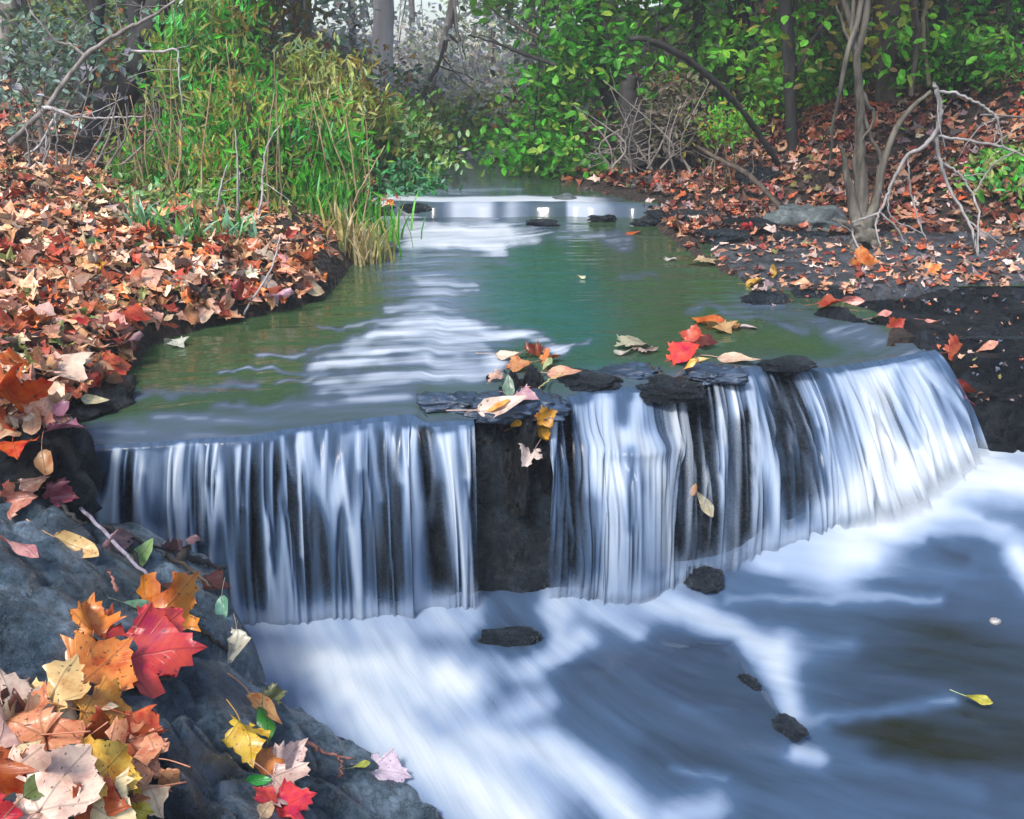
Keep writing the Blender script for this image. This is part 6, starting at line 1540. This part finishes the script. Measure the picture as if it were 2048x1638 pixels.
# ---- the wood further back
rr = np.random.default_rng(77)
for i in range(26):
    left = i < 12
    Yd = rr.uniform(14, 30)
    if left: px = rr.uniform(-250, 640)
    else: px = rr.uniform(1090, 2300)
    c = at_Y(px, 130, Yd); gz = float(ground_z(np.array([c[0]]), np.array([c[1]]))[0])
    ht = rr.uniform(8, 13)
    base = np.array([c[0], c[1], gz - .1])
    trunk = [base, base + np.array([rr.normal(0, .2), 0, ht * .35]), base + np.array([rr.normal(0, .3), 0, ht * .7]), base + np.array([rr.normal(0, .4), 0, ht])]
    k = Yd / 14
    bl = [(c[0] + rr.normal(0, .8), c[1], gz + ht * f, 1.7 * k, 1.5, ht * .17) for f in (.16, .34, .52, .7, .86)]
    tree('tree', 'grey green tree of the wood behind the left bank thicket' if left else 'dark leafy tree of the wood behind the right bank', 'tree', trunk, [.16, .12, .08, .03], M['bark_black'] if i % 2 else M['bark_brown'],
         bl, (PG_TEAL + PG_MID[:2]) if left else (PG_DARK + PG_YEL[:2]), 3000, .17 * k ** .5, group='wood behind the left bank' if left else 'wood behind the right bank', csd=.32, auto=4, per=24)
_b = [(*at_Y(px_, 130, Y_)[:2], float(ground_z(np.array([at_Y(px_, 130, Y_)[0]]), np.array([Y_]))[0]) + .25, .9, .9, .45) for px_ in range(-100, 2200, 60) for Y_ in (11.5, 13.5, 16.5) if not 760 < px_ < 1040]
o = foliage('undergrowth', _b, PG_DARK + PG_TEAL[:4] + PG_OLIVE[:2] + PG_RUST[:2], 16000, .10, None, .3, 30)
tag(o, 'low leafy undergrowth filling the wood floor behind both banks', 'undergrowth', kind='stuff')

# ------------------------------------------------------------------ twigs lying on the boulder
def lie(pts, lift=.012, extra=()):
    out = []
    for px, py, *dz in pts:
        h = hit(px, py, extra); out.append(np.array(h[0]) + np.array([0, 0, lift + (dz[0] if dz else 0)]))
    return out


bare('twig', 'long straight purple grey twig lying across the top of the boulder', 'twig', [(lie([(160, 1035), (232, 1110), (305, 1185)], .04), [.006, .006, .005])], M['twig_mauve'], seed=71)
bare('branch', 'short black forked branch jutting from the boulder towards the curtain fall', 'branch', [([at_Y(310, 1165, 2.72), at_Y(345, 1135, 2.75), at_Y(372, 1098, 2.78), at_Y(380, 1092, 2.78)], [.034, .026, .012, .006]), ([at_Y(335, 1140, 2.75), at_Y(380, 1118, 2.8), at_Y(420, 1130, 2.85), at_Y(452, 1137, 2.88)], [.03, .014, .008, .006]), ([at_Y(320, 1180, 2.66), at_Y(370, 1160, 2.72), at_Y(400, 1170, 2.74)], [.04, .03, .012])], M['bark_black'], seed=72, sides=8)
for k, (pts, lab) in enumerate(((((205, 1062), (290, 1098), (350, 1112)), 'dark wet twig along the rim of the boulder beside the curtain fall'), (((250, 1085), (285, 1150), (300, 1175)), 'short dark twig crossing under the pale green oval leaf'), (((120, 1015), (150, 1048), (172, 1062)), 'dark crooked twig at the upper end of the long purple twig'), (((330, 1120), (385, 1150), (425, 1185)), 'brown twig just below the black forked branch'), (((395, 1262), (430, 1290), (462, 1318)), 'thin brown twig on the bare face of the boulder'), (((215, 1375), (280, 1380), (345, 1372)), 'thin pale brown twig under the big red maple leaf'))):
    bare('twig', lab, 'twig', [(lie(list(pts), .018), [.007, .006, .003])], M['bark_black'] if k < 3 else M['bark_brown'], twigs=1, seed=300 + k)
bare('twig', 'tiny orange brown twig standing left of the upright yellow orange leaf', 'twig', [([at_Y(217, 1138, 2.42), at_Y(226, 1160, 2.40), at_Y(235, 1184, 2.37)], [.003, .004, .006])], M['twig_red'], seed=73)
bare('twig', 'thin orange twig with a drooping tip on the low edge of the boulder', 'twig', [(lie([(612, 1503), (650, 1522), (680, 1532), (708, 1534)], .03), [.006, .004, .003]), (lie([(676, 1530, .0), (684, 1545), (680, 1568)], .025), [.003, .003, .005])], M['twig_red'], seed=74)
bare('twig', 'pinkish leafless stalk above the salmon leaf on the boulder', 'twig', [(lie([(38, 1418), (46, 1415), (62, 1370)], .02), [.003, .003, .003]), (lie([(46, 1415), (75, 1418), (100, 1420)], .02), [.003, .003])], M['twig_red'], seed=75)
bare('twig', 'thin straw stalk leaning over the leaf pile on the black boulder', 'twig', [(lie([(1078, 790), (1100, 775), (1125, 760)], .03), [.004, .003])], M['twig_yellow'], seed=76)

# ------------------------------------------------------------------ misty air
import bmesh as _b2
bm = _b2.new(); _b2.ops.create_cube(bm, size=1.0)
for v in bm.verts: v.co = (v.co.x * 150, v.co.y * 130 + 50, v.co.z * 19.5 + 7.7)
hm = bpy.data.meshes.new('haze'); bm.to_mesh(hm); bm.free()
m, nt, n, l = new_mat('misty_air')
out = N(n, 'ShaderNodeOutputMaterial'); pv = N(n, 'ShaderNodeVolumePrincipled')
pv.inputs['Color'].default_value = (.9, .92, .95, 1); pv.inputs['Density'].default_value = HAZE; pv.inputs['Anisotropy'].default_value = 0.2
l.new(pv.outputs[0], out.inputs['Volume'])
if HAZE > 0: tag(link('haze', hm, m), kind='stuff')

# ------------------------------------------------------------------ light
w = bpy.data.worlds.new('World'); scene.world = w; w.use_nodes = True
nt = w.node_tree; nt.nodes.clear()
wo = nt.nodes.new('ShaderNodeOutputWorld'); bg = nt.nodes.new('ShaderNodeBackground'); sk = nt.nodes.new('ShaderNodeTexSky')
sk.sky_type = 'NISHITA'; sk.sun_disc = False
EL, AZ = math.radians(52), math.radians(215)
sk.sun_elevation = EL; sk.sun_rotation = AZ; sk.air_density = 1.0; sk.dust_density = 2.0; sk.ozone_density = 1.0
bg.inputs['Strength'].default_value = 0.15
nt.links.new(sk.outputs[0], bg.inputs[0]); nt.links.new(bg.outputs[0], wo.inputs[0])
sd = bpy.data.lights.new('sun', 'SUN'); sd.energy = 2.4; sd.angle = math.radians(14); sd.color = (1, .96, .9)
so = bpy.data.objects.new('sun', sd); COL.objects.link(so)
d = Vector((math.sin(AZ) * math.cos(EL), math.cos(AZ) * math.cos(EL), math.sin(EL)))
so.rotation_euler = d.to_track_quat('Z', 'Y').to_euler()
scene.view_settings.view_transform = 'Standard'; scene.view_settings.look = 'None'; scene.view_settings.gamma = 1.0
scene.view_settings.exposure = 1.12
scene.render.engine = 'CYCLES'
scene.cycles.use_denoising = True
scene.cycles.max_bounces = 6; scene.cycles.transparent_max_bounces = 12
scene.cycles.diffuse_bounces = 3; scene.cycles.glossy_bounces = 3
